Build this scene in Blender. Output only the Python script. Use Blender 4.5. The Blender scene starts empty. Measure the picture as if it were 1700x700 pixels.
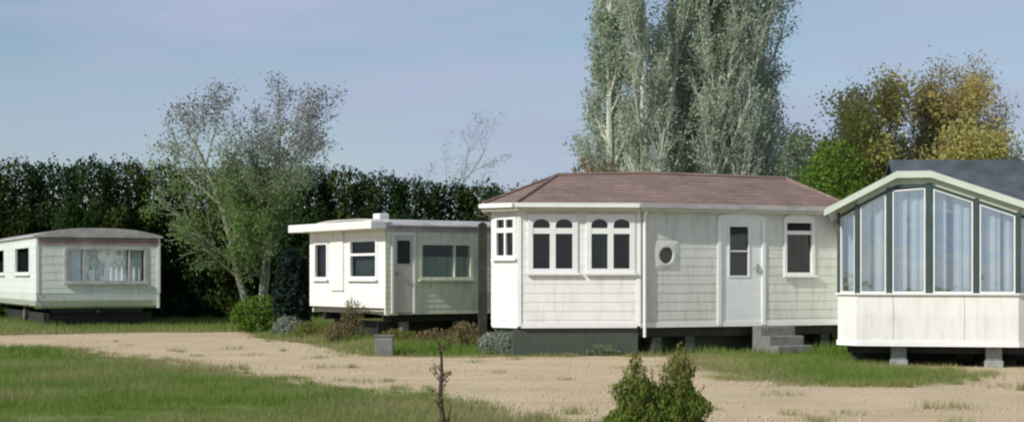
import bpy, math, random
import numpy as np
from mathutils import Vector, Matrix

S = bpy.context.scene
R = math.radians

# ------------------------------------------------------------------ camera, world, sun, exposure
FPX, HOR, CAMH = 2600.0, 460.0, 1.4          # focal length in photo pixels, horizon row, eye height
cam_d = bpy.data.cameras.new('camera')
cam_d.sensor_width = 36
cam_d.lens = 36 * FPX / 1700
cam_d.shift_y = (HOR - 350) / 1700
cam_d.clip_end = 5000
cam = bpy.data.objects.new('camera', cam_d)
S.collection.objects.link(cam)
cam.location = (0, 0, CAMH)
cam.rotation_euler = (R(90), 0, 0)
S.camera = cam

sun_v = Vector((-0.66, -0.52, 0.56)).normalized()
SUN_EL = math.asin(sun_v.z)
SUN_ROT = math.atan2(sun_v.x, sun_v.y)
W = bpy.data.worlds.new('World'); S.world = W; W.use_nodes = True
nt = W.node_tree; nt.nodes.clear()
sky = nt.nodes.new('ShaderNodeTexSky'); sky.sky_type = 'NISHITA'; sky.sun_disc = False
sky.sun_elevation = SUN_EL; sky.sun_rotation = SUN_ROT; sky.dust_density = 0.6; sky.ozone_density = 2.0
bg = nt.nodes.new('ShaderNodeBackground'); bg.inputs[1].default_value = 0.095
out = nt.nodes.new('ShaderNodeOutputWorld')
tc = nt.nodes.new('ShaderNodeTexCoord')
mp = nt.nodes.new('ShaderNodeMapping'); mp.inputs['Scale'].default_value = (2.6, 2.6, 15)
ns = nt.nodes.new('ShaderNodeTexNoise'); ns.inputs['Scale'].default_value = 1.6; ns.inputs['Detail'].default_value = 6
ns.inputs['Distortion'].default_value = 0.4
rp = nt.nodes.new('ShaderNodeValToRGB')
rp.color_ramp.elements[0].position = 0.36; rp.color_ramp.elements[0].color = (.15, .15, .15, 1)
rp.color_ramp.elements[1].position = 0.66; rp.color_ramp.elements[1].color = (.97, .97, .97, 1)
mx = nt.nodes.new('ShaderNodeMixRGB'); mx.inputs[2].default_value = (4.1, 4.75, 6.3, 1)
L = nt.links
L.new(tc.outputs['Generated'], mp.inputs[0]); L.new(mp.outputs[0], ns.inputs['Vector'])
L.new(ns.outputs[0], rp.inputs[0]); L.new(rp.outputs[0], mx.inputs[0]); L.new(sky.outputs[0], mx.inputs[1])
L.new(mx.outputs[0], bg.inputs[0]); L.new(bg.outputs[0], out.inputs[0])

sun_d = bpy.data.lights.new('sun', 'SUN'); sun_d.energy = 3.95; sun_d.angle = R(0.7); sun_d.color = (1, .95, .86)
sun = bpy.data.objects.new('sun', sun_d); S.collection.objects.link(sun)
sun.rotation_euler = (-sun_v).to_track_quat('-Z', 'Y').to_euler()
sun.location = (-20, -20, 30)

S.view_settings.view_transform = 'Standard'; S.view_settings.look = 'None'
S.view_settings.exposure = 0.12; S.view_settings.gamma = 1; S.view_settings.use_curve_mapping = False
S.cycles.use_denoising = True
S.cycles.filter_width = 2.2
S.cycles.max_bounces = 6; S.cycles.transparent_max_bounces = 12

# ------------------------------------------------------------------ helpers
def gp(px, py):                      # ground point seen at a photo pixel
    Y = CAMH * FPX / (py - HOR)
    return ((px - 850) / FPX * Y, Y)
def wx(px, Y): return (px - 850) / FPX * Y
def wz(py, Y): return CAMH + (HOR - py) / FPX * Y

def tag(o, label=None, cat=None, group=None, kind=None):
    if label: o['label'] = label
    if cat: o['category'] = cat
    if group: o['group'] = group
    if kind: o['kind'] = kind
    return o
def empty(name, loc, label, cat, group=None):
    o = bpy.data.objects.new(name, None); o.empty_display_size = .3
    o.location = loc; S.collection.objects.link(o)
    return tag(o, label, cat, group)
def base_of(parent):
    while parent is not None and parent.parent is not None: parent = parent.parent
    return Vector(parent.location) if parent is not None else Vector((0, 0, 0))

class MB:
    def __init__(s): s.v = []; s.f = []; s.m = Matrix.Identity(4)
    def add(s, vs, fs):
        n = len(s.v); s.v += [tuple(s.m @ Vector(v)) for v in vs]; s.f += [tuple(i + n for i in f) for f in fs]; return s
    def box(s, x0, x1, y0, y1, z0, z1):
        v = [(x, y, z) for z in (z0, z1) for y in (y0, y1) for x in (x0, x1)]
        return s.add(v, [(0, 2, 3, 1), (4, 5, 7, 6), (0, 1, 5, 4), (2, 6, 7, 3), (0, 4, 6, 2), (1, 3, 7, 5)])
    def prism(s, poly, y0, y1):      # polygon in (u,z), pushed through y
        n = len(poly)
        v = [(x, y0, z) for x, z in poly] + [(x, y1, z) for x, z in poly]
        return s.add(v, [tuple(range(n)), tuple(range(2 * n - 1, n - 1, -1))] + [(i, i + n, (i + 1) % n + n, (i + 1) % n) for i in range(n)])
    def slab(s, poly, z0, z1):       # polygon in (x,y), pushed through z
        n = len(poly)
        v = [(x, y, z0) for x, y in poly] + [(x, y, z1) for x, y in poly]
        return s.add(v, [tuple(range(n - 1, -1, -1)), tuple(range(n, 2 * n))] + [(i, (i + 1) % n, (i + 1) % n + n, i + n) for i in range(n)])
    def tube(s, pts, rad, n=8, cap=True):
        pts = [Vector(p) for p in pts]
        if not hasattr(rad, '__len__'): rad = [rad] * len(pts)
        vs = []; fs = []
        for i, p in enumerate(pts):
            d = (pts[min(i + 1, len(pts) - 1)] - pts[max(i - 1, 0)]).normalized()
            a = d.orthogonal().normalized() if i == 0 else (a - d * a.dot(d)).normalized()
            b = d.cross(a)
            for k in range(n):
                t = 2 * math.pi * k / n
                vs.append(tuple(p + (a * math.cos(t) + b * math.sin(t)) * rad[i]))
        for i in range(len(pts) - 1):
            for k in range(n):
                fs.append((i * n + k, i * n + (k + 1) % n, (i + 1) * n + (k + 1) % n, (i + 1) * n + k))
        if cap: fs.append(tuple(range(n - 1, -1, -1))); fs.append(tuple((len(pts) - 1) * n + k for k in range(n)))
        return s.add(vs, fs)
    def build(s, name, mat, parent=None, bevel=0, smooth=False):
        me = bpy.data.meshes.new(name)
        b = base_of(parent)
        me.from_pydata([(x - b.x, y - b.y, z - b.z) for x, y, z in s.v], [], s.f)
        me.materials.append(mat); me.validate()
        if smooth: me.polygons.foreach_set('use_smooth', [True] * len(me.polygons))
        o = bpy.data.objects.new(name, me); S.collection.objects.link(o)
        o.parent = parent
        if bevel:
            md = o.modifiers.new('bevel', 'BEVEL'); md.width = bevel; md.segments = 2; md.limit_method = 'ANGLE'
        return o

def frame(O, head):                  # facade frame: u to the right, -y outwards
    return Matrix.Translation((O[0], O[1], 0)) @ Matrix.Rotation(head, 4, 'Z')
class Fac:
    def __init__(s, O, P):
        s.O = Vector(O); s.P = Vector(P); d = s.P - s.O; s.w = d.length; s.h = math.atan2(d.y, d.x); s.M = frame(O, s.h)
        s.c, s.s = math.cos(s.h), math.sin(s.h)
    def u(s, px):
        k = (px - 850) / FPX
        return (k * s.O.y - s.O.x) / (s.c - k * s.s)
    def z(s, px, py): return wz(py, s.O.y + s.u(px) * s.s)

# ------------------------------------------------------------------ materials
def mat(name, col, rough=.6, var=.12, scale=6., bump=0., bscale=40., metal=0., streak=0., spec=.4, col2=None, tint=None):
    m = bpy.data.materials.new(name); m.use_nodes = True; n = m.node_tree; N = n.nodes; Lk = n.links
    b = N['Principled BSDF']; b.inputs['Roughness'].default_value = rough; b.inputs['Metallic'].default_value = metal
    b.inputs['Specular IOR Level'].default_value = spec
    t = N.new('ShaderNodeTexCoord')
    no = N.new('ShaderNodeTexNoise'); no.inputs['Scale'].default_value = scale; no.inputs['Detail'].default_value = 6
    mpn = N.new('ShaderNodeMapping'); Lk.new(t.outputs['Object'], mpn.inputs[0]); Lk.new(mpn.outputs[0], no.inputs['Vector'])
    if streak: mpn.inputs['Scale'].default_value = (1, 1, streak)
    r = N.new('ShaderNodeMapRange'); r.inputs[1].default_value = .3; r.inputs[2].default_value = .7
    Lk.new(no.outputs[0], r.inputs[0])
    mxx = N.new('ShaderNodeMixRGB'); c2 = col2 or tuple(c * (1 - var * 2) for c in col)
    mxx.inputs[1].default_value = (*col, 1); mxx.inputs[2].default_value = (*c2, 1); Lk.new(r.outputs[0], mxx.inputs[0])
    last = mxx.outputs[0]
    if tint:
        at = N.new('ShaderNodeAttribute'); at.attribute_name = 'tint'
        m2 = N.new('ShaderNodeMixRGB'); m2.inputs[2].default_value = (*tint, 1)
        Lk.new(at.outputs['Fac'], m2.inputs[0]); Lk.new(last, m2.inputs[1]); last = m2.outputs[0]
    Lk.new(last, b.inputs['Base Color'])
    if bump:
        nb = N.new('ShaderNodeTexNoise'); nb.inputs['Scale'].default_value = bscale; nb.inputs['Detail'].default_value = 4
        Lk.new(t.outputs['Object'], nb.inputs['Vector'])
        bp = N.new('ShaderNodeBump'); bp.inputs['Strength'].default_value = bump; bp.inputs['Distance'].default_value = .02
        Lk.new(nb.outputs[0], bp.inputs['Height']); Lk.new(bp.outputs[0], b.inputs['Normal'])
    return m
def siding(name, col, pitch=.15, dirt=(.30, .31, .24), depth=.012, vert=False, rough=.45, dirtamt=.5):
    m = mat(name, col, rough, .05, 3.0, streak=.3); n = m.node_tree; N = n.nodes; Lk = n.links; b = N['Principled BSDF']
    t = N.new('ShaderNodeTexCoord'); sp = N.new('ShaderNodeSeparateXYZ'); Lk.new(t.outputs['Object'], sp.inputs[0])
    if vert:
        ad = N.new('ShaderNodeMath'); ad.operation = 'ADD'; Lk.new(sp.outputs[0], ad.inputs[0]); Lk.new(sp.outputs[1], ad.inputs[1]); src = ad.outputs[0]
    else: src = sp.outputs[2]
    dv = N.new('ShaderNodeMath'); dv.operation = 'DIVIDE'; dv.inputs[1].default_value = pitch; Lk.new(src, dv.inputs[0])
    fr = N.new('ShaderNodeMath'); fr.operation = 'FRACT'; Lk.new(dv.outputs[0], fr.inputs[0])
    m['pitch'] = 0. if vert else pitch
    # weathering: algae streaks that run down the panels, heavier near the base
    n2 = N.new('ShaderNodeTexNoise'); n2.inputs['Scale'].default_value = 5; n2.inputs['Detail'].default_value = 7
    m2 = N.new('ShaderNodeMapping'); m2.inputs['Scale'].default_value = (2.2, 2.2, .45)
    Lk.new(t.outputs['Object'], m2.inputs[0]); Lk.new(m2.outputs[0], n2.inputs['Vector'])
    r = N.new('ShaderNodeMapRange'); r.inputs[1].default_value = .48; r.inputs[2].default_value = .8; r.inputs[4].default_value = dirtamt
    Lk.new(n2.outputs[0], r.inputs[0])
    old = b.inputs['Base Color'].links[0].from_socket
    mm = N.new('ShaderNodeMixRGB'); mm.inputs[2].default_value = (*dirt, 1); Lk.new(r.outputs[0], mm.inputs[0]); Lk.new(old, mm.inputs[1])
    # thin darker joint at each lap
    cp = N.new('ShaderNodeMath'); cp.operation = 'LESS_THAN'; cp.inputs[1].default_value = .09; Lk.new(fr.outputs[0], cp.inputs[0])
    ml = N.new('ShaderNodeMath'); ml.operation = 'MULTIPLY'; ml.inputs[1].default_value = .07; Lk.new(cp.outputs[0], ml.inputs[0])
    m3 = N.new('ShaderNodeMixRGB'); m3.inputs[2].default_value = (.25, .25, .22, 1); Lk.new(ml.outputs[0], m3.inputs[0]); Lk.new(mm.outputs[0], m3.inputs[1])
    Lk.new(m3.outputs[0], b.inputs['Base Color'])
    return m
def glass(name, tintc=(.75, .82, .82), refl=.16, rough=.03):
    m = bpy.data.materials.new(name); m.use_nodes = True; n = m.node_tree; N = n.nodes; N.clear()
    o = N.new('ShaderNodeOutputMaterial'); tr = N.new('ShaderNodeBsdfTransparent'); tr.inputs[0].default_value = (*tintc, 1)
    g = N.new('ShaderNodeBsdfGlossy'); g.inputs['Roughness'].default_value = rough; g.inputs[0].default_value = (.9, .95, 1, 1)
    mi = N.new('ShaderNodeMixShader'); mi.inputs[0].default_value = refl
    n.links.new(tr.outputs[0], mi.inputs[1]); n.links.new(g.outputs[0], mi.inputs[2]); n.links.new(mi.outputs[0], o.inputs[0])
    return m
def leaf(name, col, col2, tint=None, trans=.25):
    m = mat(name, col, .75, 0, 1.3, col2=col2, tint=tint, spec=.12); n = m.node_tree; N = n.nodes; b = N['Principled BSDF']
    tl = N.new('ShaderNodeBsdfTranslucent'); mi = N.new('ShaderNodeMixShader'); mi.inputs[0].default_value = trans
    n.links.new(b.inputs['Base Color'].links[0].from_socket, tl.inputs[0])
    n.links.new(b.outputs[0], mi.inputs[1]); n.links.new(tl.outputs[0], mi.inputs[2])
    n.links.new(mi.outputs[0], N['Material Output'].inputs[0])
    return m

M = {}
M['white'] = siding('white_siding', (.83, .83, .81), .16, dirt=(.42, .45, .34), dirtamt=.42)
M['white2'] = siding('shade_greyed_siding', (.64, .66, .62), .16, dirt=(.34, .38, .28), dirtamt=.6)  # white siding greyed in its colour to deepen the turned wall's shade
M['white_panel'] = siding('white_panel', (.80, .79, .76), 9., dirt=(.40, .42, .32), dirtamt=.4)
M['upvc'] = mat('white_frame', (.80, .81, .80), .35, .04, 4)
M['greyside'] = siding('grey_green_siding', (.70, .73, .56), .12, vert=False, dirt=(.24, .27, .18), dirtamt=.6)
M['creamside'] = siding('cream_siding', (.58, .57, .48), .14, dirt=(.30, .30, .18), dirtamt=.5)
M['oldwhite'] = siding('weathered_white_siding', (.76, .80, .77), .22, dirt=(.36, .43, .38), dirtamt=.45)
M['oldgrey'] = mat('weathered_roof', (.52, .50, .49), .6, .2, 3)
M['pinkband'] = mat('faded_pink_band', (.36, .26, .26), .6, .2, 3)
M['darkframe'] = mat('dark_frame', (.05, .085, .08), .4, .1, 4)
M['greenframe'] = mat('pale_green_frame', (.48, .56, .47), .5, .15, 4, col2=(.58, .63, .55))
M['black'] = mat('black_rubber', (.02, .02, .018), .7, .2, 9)
M['chassis'] = mat('chassis_steel', (.035, .035, .033), .6, .3, 6)
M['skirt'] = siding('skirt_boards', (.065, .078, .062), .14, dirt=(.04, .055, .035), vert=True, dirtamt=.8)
M['concrete'] = mat('concrete', (.20, .21, .20), .85, .2, 8, bump=.4)
M['paleblock'] = mat('pale_block', (.34, .37, .37), .85, .2, 8, bump=.4)
M['wood'] = mat('weathered_wood', (.085, .065, .04), .8, .3, 4, bump=.5, streak=.2)
M['darkwood'] = mat('dark_stained_wood', (.035, .032, .022), .8, .3, 4, bump=.5)
M['inside'] = mat('unlit_interior', (.10, .095, .085), .8, .1, 2)  # dark colour stands in for unlit rooms behind the glass
M['paleinside'] = mat('pale_interior', (.50, .50, .47), .8, .1, 2)
M['curtain'] = mat('curtain_cloth', (.84, .86, .88), .9, .06, 3)
M['mauve'] = mat('mauve_curtain', (.36, .31, .36), .9, .1, 3)
M['sage'] = mat('sage_curtain', (.34, .40, .33), .9, .1, 3)
M['glass'] = glass('window_glass', (.42, .47, .47), .06)
M['skyglass'] = glass('reflective_glass', (.90, .95, .96), .30)
M['clearglass'] = glass('clear_glass', (.92, .95, .95), .12)
for g_ in ('skyglass', 'clearglass', 'glass'):      # slightly wavy panes
    N = M[g_].node_tree.nodes; L_ = M[g_].node_tree.links
    a_ = N.new('ShaderNodeTexCoord'); b_ = N.new('ShaderNodeTexNoise'); b_.inputs['Scale'].default_value = 2.3; c_ = N.new('ShaderNodeBump'); c_.inputs['Distance'].default_value = .02; c_.inputs['Strength'].default_value = .22
    L_.new(a_.outputs['Object'], b_.inputs['Vector']); L_.new(b_.outputs[0], c_.inputs['Height']); L_.new(c_.outputs[0], [q for q in N if q.type == 'BSDF_GLOSSY'][0].inputs['Normal'])
M['metal'] = mat('galvanised_metal', (.38, .40, .42), .4, .15, 8, metal=.7)
M['doorpaint'] = mat('door_paint', (.74, .78, .80), .4, .06, 4)

# roof tiles
mt = mat('roof_tiles', (.185, .135, .105), .8, .2, 2.2, col2=(.29, .195, .165)); n = mt.node_tree; N = n.nodes
t = N.new('ShaderNodeTexCoord'); bk = N.new('ShaderNodeTexBrick'); bk.inputs['Scale'].default_value = 1
bk.inputs['Brick Width'].default_value = .42; bk.inputs['Row Height'].default_value = .075; bk.inputs['Mortar Size'].default_value = .012
bk.inputs['Color1'].default_value = (1, 1, 1, 1); bk.inputs['Color2'].default_value = (.6, .6, .6, 1); bk.inputs['Mortar'].default_value = (.25, .25, .25, 1)
cb = N.new('ShaderNodeCombineXYZ'); sp = N.new('ShaderNodeSeparateXYZ')
n.links.new(t.outputs['Object'], sp.inputs[0]); n.links.new(sp.outputs[0], cb.inputs[0]); n.links.new(sp.outputs[2], cb.inputs[1])
n.links.new(cb.outputs[0], bk.inputs['Vector'])
old = N['Principled BSDF'].inputs['Base Color'].links[0].from_socket
mu = N.new('ShaderNodeMixRGB'); mu.blend_type = 'MULTIPLY'; mu.inputs[0].default_value = .35
n.links.new(old, mu.inputs[1]); n.links.new(bk.outputs[0], mu.inputs[2]); n.links.new(mu.outputs[0], N['Principled BSDF'].inputs['Base Color'])
bp = N.new('ShaderNodeBump'); bp.inputs['Distance'].default_value = .02; bp.inputs['Strength'].default_value = .8
n.links.new(bk.outputs[0], bp.inputs['Height']); n.links.new(bp.outputs[0], N['Principled BSDF'].inputs['Normal'])
M['tiles'] = mt

# ------------------------------------------------------------------ ground and path
PATH = [(-500, 561), (0, 557), (200, 552), (400, 551), (455, 563), (540, 571), (615, 590), (700, 593), (800, 592), (1000, 591), (1130, 591),
        (1170, 612), (1240, 630), (1400, 640), (1500, 640), (1585, 633), (1605, 622), (1520, 612), (1560, 604), (1700, 602), (2300, 600),
        (3000, 900), (1500, 900), (1100, 780), (950, 722), (880, 702), (815, 690), (730, 672), (600, 656), (450, 632), (300, 608), (200, 595), (100, 581), (0, 579), (-500, 571)]
PATHW = np.array([gp(*p) for p in PATH])
rng = np.random.default_rng(5)
def vnoise(x, y, s, seed=0):
    def h(i, j): return np.modf(np.abs(np.sin(i * 127.1 + j * 311.7 + seed * 17.3) * 43758.5453))[0]
    x = np.asarray(x) / s; y = np.asarray(y) / s; i = np.floor(x); j = np.floor(y); fx = x - i; fy = y - j
    fx = fx * fx * (3 - 2 * fx); fy = fy * fy * (3 - 2 * fy)
    return (h(i, j) * (1 - fx) + h(i + 1, j) * fx) * (1 - fy) + (h(i, j + 1) * (1 - fx) + h(i + 1, j + 1) * fx) * fy
def sdist(x, y):                      # signed distance to the path outline, negative inside
    x = np.asarray(x, float); y = np.asarray(y, float)
    d = np.full(x.shape, 1e9); ins = np.zeros(x.shape, bool)
    n = len(PATHW)
    for i in range(n):
        a = PATHW[i]; b = PATHW[(i + 1) % n]; e = b - a
        tt = np.clip(((x - a[0]) * e[0] + (y - a[1]) * e[1]) / (e @ e), 0, 1)
        d = np.minimum(d, np.hypot(x - a[0] - tt * e[0], y - a[1] - tt * e[1]))
        if a[1] != b[1]:
            c = ((a[1] > y) != (b[1] > y)) & (x < (b[0] - a[0]) * (y - a[1]) / (b[1] - a[1]) + a[0]); ins ^= c
    d = np.where(ins, -d, d)
    return d + (vnoise(x, y, .9, 1) - .5) * .5 + (vnoise(x, y, .25, 2) - .5) * .16

def ground_mat(name, path):
    m = bpy.data.materials.new(name); m.use_nodes = True; n = m.node_tree; N = n.nodes; Lk = n.links; b = N['Principled BSDF']
    b.inputs['Roughness'].default_value = .95; b.inputs['Specular IOR Level'].default_value = .15
    t = N.new('ShaderNodeTexCoord')
    def noise(s, det=6, sc=None):
        o = N.new('ShaderNodeTexNoise'); o.inputs['Scale'].default_value = s; o.inputs['Detail'].default_value = det
        if sc:
            q = N.new('ShaderNodeMapping'); q.inputs['Scale'].default_value = sc; Lk.new(t.outputs['Object'], q.inputs[0]); Lk.new(q.outputs[0], o.inputs['Vector'])
        else: Lk.new(t.outputs['Object'], o.inputs['Vector'])
        return o.outputs[0]
    def mix(a, bb, f, lo=.35, hi=.65):
        r = N.new('ShaderNodeMapRange'); r.inputs[1].default_value = lo; r.inputs[2].default_value = hi; Lk.new(f, r.inputs[0])
        x = N.new('ShaderNodeMixRGB'); Lk.new(r.outputs[0], x.inputs[0])
        for k, c in ((1, a), (2, bb)):
            if isinstance(c, tuple): x.inputs[k].default_value = (*c, 1)
            else: Lk.new(c, x.inputs[k])
        return x.outputs[0]
    sand = mix((.57, .45, .30), (.46, .36, .235), noise(.8, 8), .3, .7)
    sand = mix(sand, (.40, .34, .19), noise(7, 8), .52, .8)
    sand = mix(sand, (.60, .49, .31), noise(45, 3), .55, .7)
    sand = mix(sand, (.36, .37, .17), noise(1.1, 8), .56, .85)
    sand = mix(sand, (.39, .30, .19), noise(.9, 6, (.25, 2.2, 1)), .55, .8)
    soil = mix((.22, .19, .10), (.15, .15, .06), noise(3, 8))
    grass = mix((.23, .24, .10), (.12, .17, .035), noise(.7, 8), .35, .65)
    grass = mix(grass, (.26, .22, .12), noise(2.2, 8), .55, .8)
    at = N.new('ShaderNodeAttribute'); at.attribute_name = 'worn'
    ad = N.new('ShaderNodeMath'); ad.operation = 'ADD'
    wn = N.new('ShaderNodeMath'); wn.operation = 'MULTIPLY_ADD'; wn.inputs[1].default_value = .8; wn.inputs[2].default_value = -.4
    Lk.new(noise(6, 6), wn.inputs[0]); Lk.new(at.outputs['Fac'], ad.inputs[0]); Lk.new(wn.outputs[0], ad.inputs[1])
    # worn: 0 in the grass, .5 on the path outline, 1 on bare track
    c = mix(grass, soil, ad.outputs[0], .1, .45)
    c = mix(c, sand, ad.outputs[0], .48, .75)
    Lk.new(c, b.inputs['Base Color'])
    bp = N.new('ShaderNodeBump'); bp.inputs['Strength'].default_value = .6; bp.inputs['Distance'].default_value = .03
    Lk.new(noise(18, 8), bp.inputs['Height']); Lk.new(bp.outputs[0], b.inputs['Normal'])
    return m
M['ground'] = ground_mat('grass_ground', False)
def sheet(name, xs, ys, mask=None, z=0.):
    X, Y = np.meshgrid(xs, ys)
    sd = sdist(X, Y)
    worn = np.clip(.5 - sd / 1.3, 0, 1)
    Z = np.full(X.shape, z)
    bumps = ((vnoise(X, Y, 1.6, 4) - .5) * .07 + (vnoise(X, Y, .5, 6) - .5) * .03)
    if mask is None: Z = Z + bumps * np.clip(sd * 1.5, 0, 1) * (Y < 60) * (np.abs(X) < 40) - .004
    me = bpy.data.meshes.new(name)
    nx, ny = len(xs), len(ys)
    idx = np.arange(nx * ny).reshape(ny, nx)
    q = np.stack([idx[:-1, :-1], idx[:-1, 1:], idx[1:, 1:], idx[1:, :-1]], -1).reshape(-1, 4)
    if mask is not None:
        c = (sd[:-1, :-1] + sd[1:, 1:] + sd[:-1, 1:] + sd[1:, :-1]).reshape(-1) / 4 < mask
        q = q[c]
        used = np.unique(q); re = -np.ones(nx * ny, int); re[used] = np.arange(len(used)); q = re[q]
        co = np.stack([X, Y, Z], -1).reshape(-1, 3)[used]; wv = worn.reshape(-1)[used]
    else: co = np.stack([X, Y, Z], -1).reshape(-1, 3); wv = worn.reshape(-1)
    me.vertices.add(len(co)); me.vertices.foreach_set('co', co.ravel())
    me.loops.add(len(q) * 4); me.loops.foreach_set('vertex_index', q.ravel())
    me.polygons.add(len(q)); me.polygons.foreach_set('loop_start', np.arange(len(q)) * 4)
    me.update(calc_edges=True); me.validate()
    a = me.attributes.new('worn', 'FLOAT', 'POINT'); a.data.foreach_set('value', wv.astype(np.float32))
    me.polygons.foreach_set('use_smooth', [True] * len(me.polygons))
    me.materials.append(M['ground'])
    o = bpy.data.objects.new(name, me); S.collection.objects.link(o); o['kind'] = 'structure'
    return o
xs = np.concatenate([[-1500, -600, -200, -80, -45], np.arange(-28, 22, .2), [40, 80, 200, 600, 1500]])
ys = np.concatenate([[-60, -10, 4], np.arange(8, 62, .2), [80, 120, 200, 600, 2000, 4000]])
sheet('ground', xs, ys)
sheet('path', np.arange(-28, 20, .1), np.arange(8.6, 41, .1), mask=0., z=.004)

# ------------------------------------------------------------------ foliage helpers
def leaves(name, pts, size, material, parent, seed=0, aspect=.6, tints=None, droop=None, jit=.4):
    r = np.random.default_rng(seed); pts = np.asarray(pts, float); n = len(pts)
    a = r.normal(size=(n, 3)); a /= np.linalg.norm(a, axis=1)[:, None]
    b = r.normal(size=(n, 3)); b -= a * (a * b).sum(1)[:, None]; b /= np.linalg.norm(b, axis=1)[:, None]
    if droop is not None:
        a = a * .45 + np.asarray(droop); a /= np.linalg.norm(a, axis=1)[:, None]
        b -= a * (a * b).sum(1)[:, None]; b /= np.linalg.norm(b, axis=1)[:, None]
    s = (size * (1 + jit * r.uniform(-1, 1, n)))[:, None]
    co = np.stack([pts - a * s * .5, pts + b * s * aspect * .5 , pts + a * s * .5, pts - b * s * aspect * .5], 1)
    bs = base_of(parent); co = co - np.array([bs.x, bs.y, bs.z])
    me = bpy.data.meshes.new(name)
    me.vertices.add(n * 4); me.vertices.foreach_set('co', co.ravel())
    me.loops.add(n * 4); me.loops.foreach_set('vertex_index', np.arange(n * 4))
    me.polygons.add(n); me.polygons.foreach_set('loop_start', np.arange(n) * 4)
    me.update(calc_edges=True)
    at = me.attributes.new('tint', 'FLOAT', 'POINT')
    tv = (r.uniform(0, 1, n) if tints is None else np.clip(np.asarray(tints) + r.normal(0, .12, n), 0, 1))
    at.data.foreach_set('value', np.repeat(tv, 4).astype(np.float32))
    me.materials.append(material)
    o = bpy.data.objects.new(name, me); S.collection.objects.link(o); o.parent = parent
    return o

def grow(mb, p, d, Ln, r, lvl, P, rnd, leafpts):
    n = max(3, int(Ln / P['seg'])) if lvl < P['levels'] else 3
    pts = [Vector(p)]; rad = [r]; d = Vector(d).normalized()
    r1 = r * P.get('taper', .35)
    for i in range(n):
        d = (d + Vector((rnd.gauss(0, 1), rnd.gauss(0, 1), rnd.gauss(0, 1))) * P['wob'] + Vector((0, 0, P['up'][min(lvl, len(P['up']) - 1)]))).normalized()
        pts.append(pts[-1] + d * Ln / n); rad.append(r + (r1 - r) * (i + 1) / n)
    mb.tube(pts, rad, n=(7, 5, 4, 3, 3, 3)[min(lvl, 5)], cap=False)
    if lvl >= P['leaflvl']:
        for i in range(len(pts) - 1):
            for k in range(P['leaf']):
                q = pts[i].lerp(pts[i + 1], rnd.random())
                leafpts.append((q.x + rnd.gauss(0, P['spread']), q.y + rnd.gauss(0, P['spread']), q.z + rnd.gauss(0, P['spread'])))
    if lvl < P['levels']:
        nc = P['n'][lvl]
        for k in range(nc):
            t = P['start'][lvl] + (1 - P['start'][lvl]) * (k + rnd.random() * .8) / nc
            x = t * n; i = min(int(x), n - 1); q = pts[i].lerp(pts[i + 1], x - i)
            dd = (pts[i + 1] - pts[i]).normalized(); o = dd.orthogonal().normalized()
            o.rotate(Matrix.Rotation(rnd.uniform(0, 6.283), 3, dd))
            ang = P['ang'][lvl] * rnd.uniform(.7, 1.25)
            nd = dd * math.cos(ang) + o * math.sin(ang)
            grow(mb, q, nd, Ln * P['ratio'][lvl] * rnd.uniform(.7, 1.15) * (1.15 - .55 * t), max(.004, rad[i] * .55), lvl + 1, P, rnd, leafpts)

def tree(name, x, y, stems, P, barkm, leafm, label, cat='tree', group=None, seed=1, lsize=.08, tintf=None, keep=1., z=0., laspect=.6, filt=None):
    root = empty(name, (x, y, z), label, cat, group)
    rnd = random.Random(seed); mb = MB(); lp = []
    for (ox, oy, d, ln, r) in stems:
        grow(mb, (x + ox, y + oy, z - .05), d, ln, r, 0, P, rnd, lp)
    mb.build('trunk', barkm, root)
    lp = np.array([q for q in lp if rnd.random() < keep and (filt is None or filt(q[0] - x, q[1] - y, q[2] - z, rnd))])
    tn = None if tintf is None else tintf(lp - np.array([x, y, z]))
    leaves('crown', lp, lsize, leafm, root, seed, tints=tn, aspect=laspect)
    return root

def shrub_pts(n, w, d, h, rnd, fn=None, shell=.5):
    out_ = []
    while len(out_) < n:
        x, y, z = rnd.uniform(-1, 1), rnd.uniform(-1, 1), rnd.uniform(0, 1)
        r2 = x * x + y * y
        lim = fn(z) if fn else math.sqrt(max(0, 1 - (2 * z - .9) ** 2 * .8))
        a = math.atan2(y, x)
        lim *= 1 + .16 * math.sin(a * 3 + z * 9) + .12 * math.sin(a * 7 - z * 14)
        q = math.sqrt(r2)
        if q > lim or (q < lim * shell and rnd.random() > .3): continue
        out_.append((x * w / 2, y * d / 2, z * h))
    return out_

M['bark_pale'] = mat('pale_bark', (.55, .57, .49), .8, .2, 6, bump=.4, streak=.3)
M['bark_grey'] = mat('grey_bark', (.13, .125, .12), .85, .25, 6, bump=.4)
M['bark_vtree'] = mat('grey_green_bark', (.30, .31, .23), .85, .25, 5, bump=.4, streak=.3)
M['bark_olive'] = mat('lichened_bark', (.19, .18, .12), .85, .25, 6, bump=.4)
M['bark_brown'] = mat('brown_bark', (.075, .055, .035), .85, .25, 6, bump=.4)
M['twig_haze'] = mat('hazed_twigs', (.30, .33, .40), .9, .1, 3)  # bluish paleness is distance haze put into the twig colour
M['lf_conifer'] = leaf('conifer_leaves', (.012, .036, .006), (.006, .019, .004), (.024, .05, .010), .08)
M['lf_conifer2'] = leaf('hedge_leaves', (.020, .046, .008), (.009, .024, .005), (.05, .07, .014), .1)
M['lf_poplar'] = leaf('poplar_leaves', (.38, .47, .32), (.28, .36, .24), (.47, .53, .41), .5)
M['lf_vtree'] = leaf('spring_leaves', (.20, .32, .09), (.14, .24, .06), (.28, .285, .29), .5)
M['lf_olive'] = leaf('olive_leaves', (.56, .53, .18), (.42, .46, .15), (.56, .42, .18), .55)
M['lf_grey'] = leaf('budding_leaves', (.40, .39, .26), (.30, .32, .20), (.42, .35, .22), .5)
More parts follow.
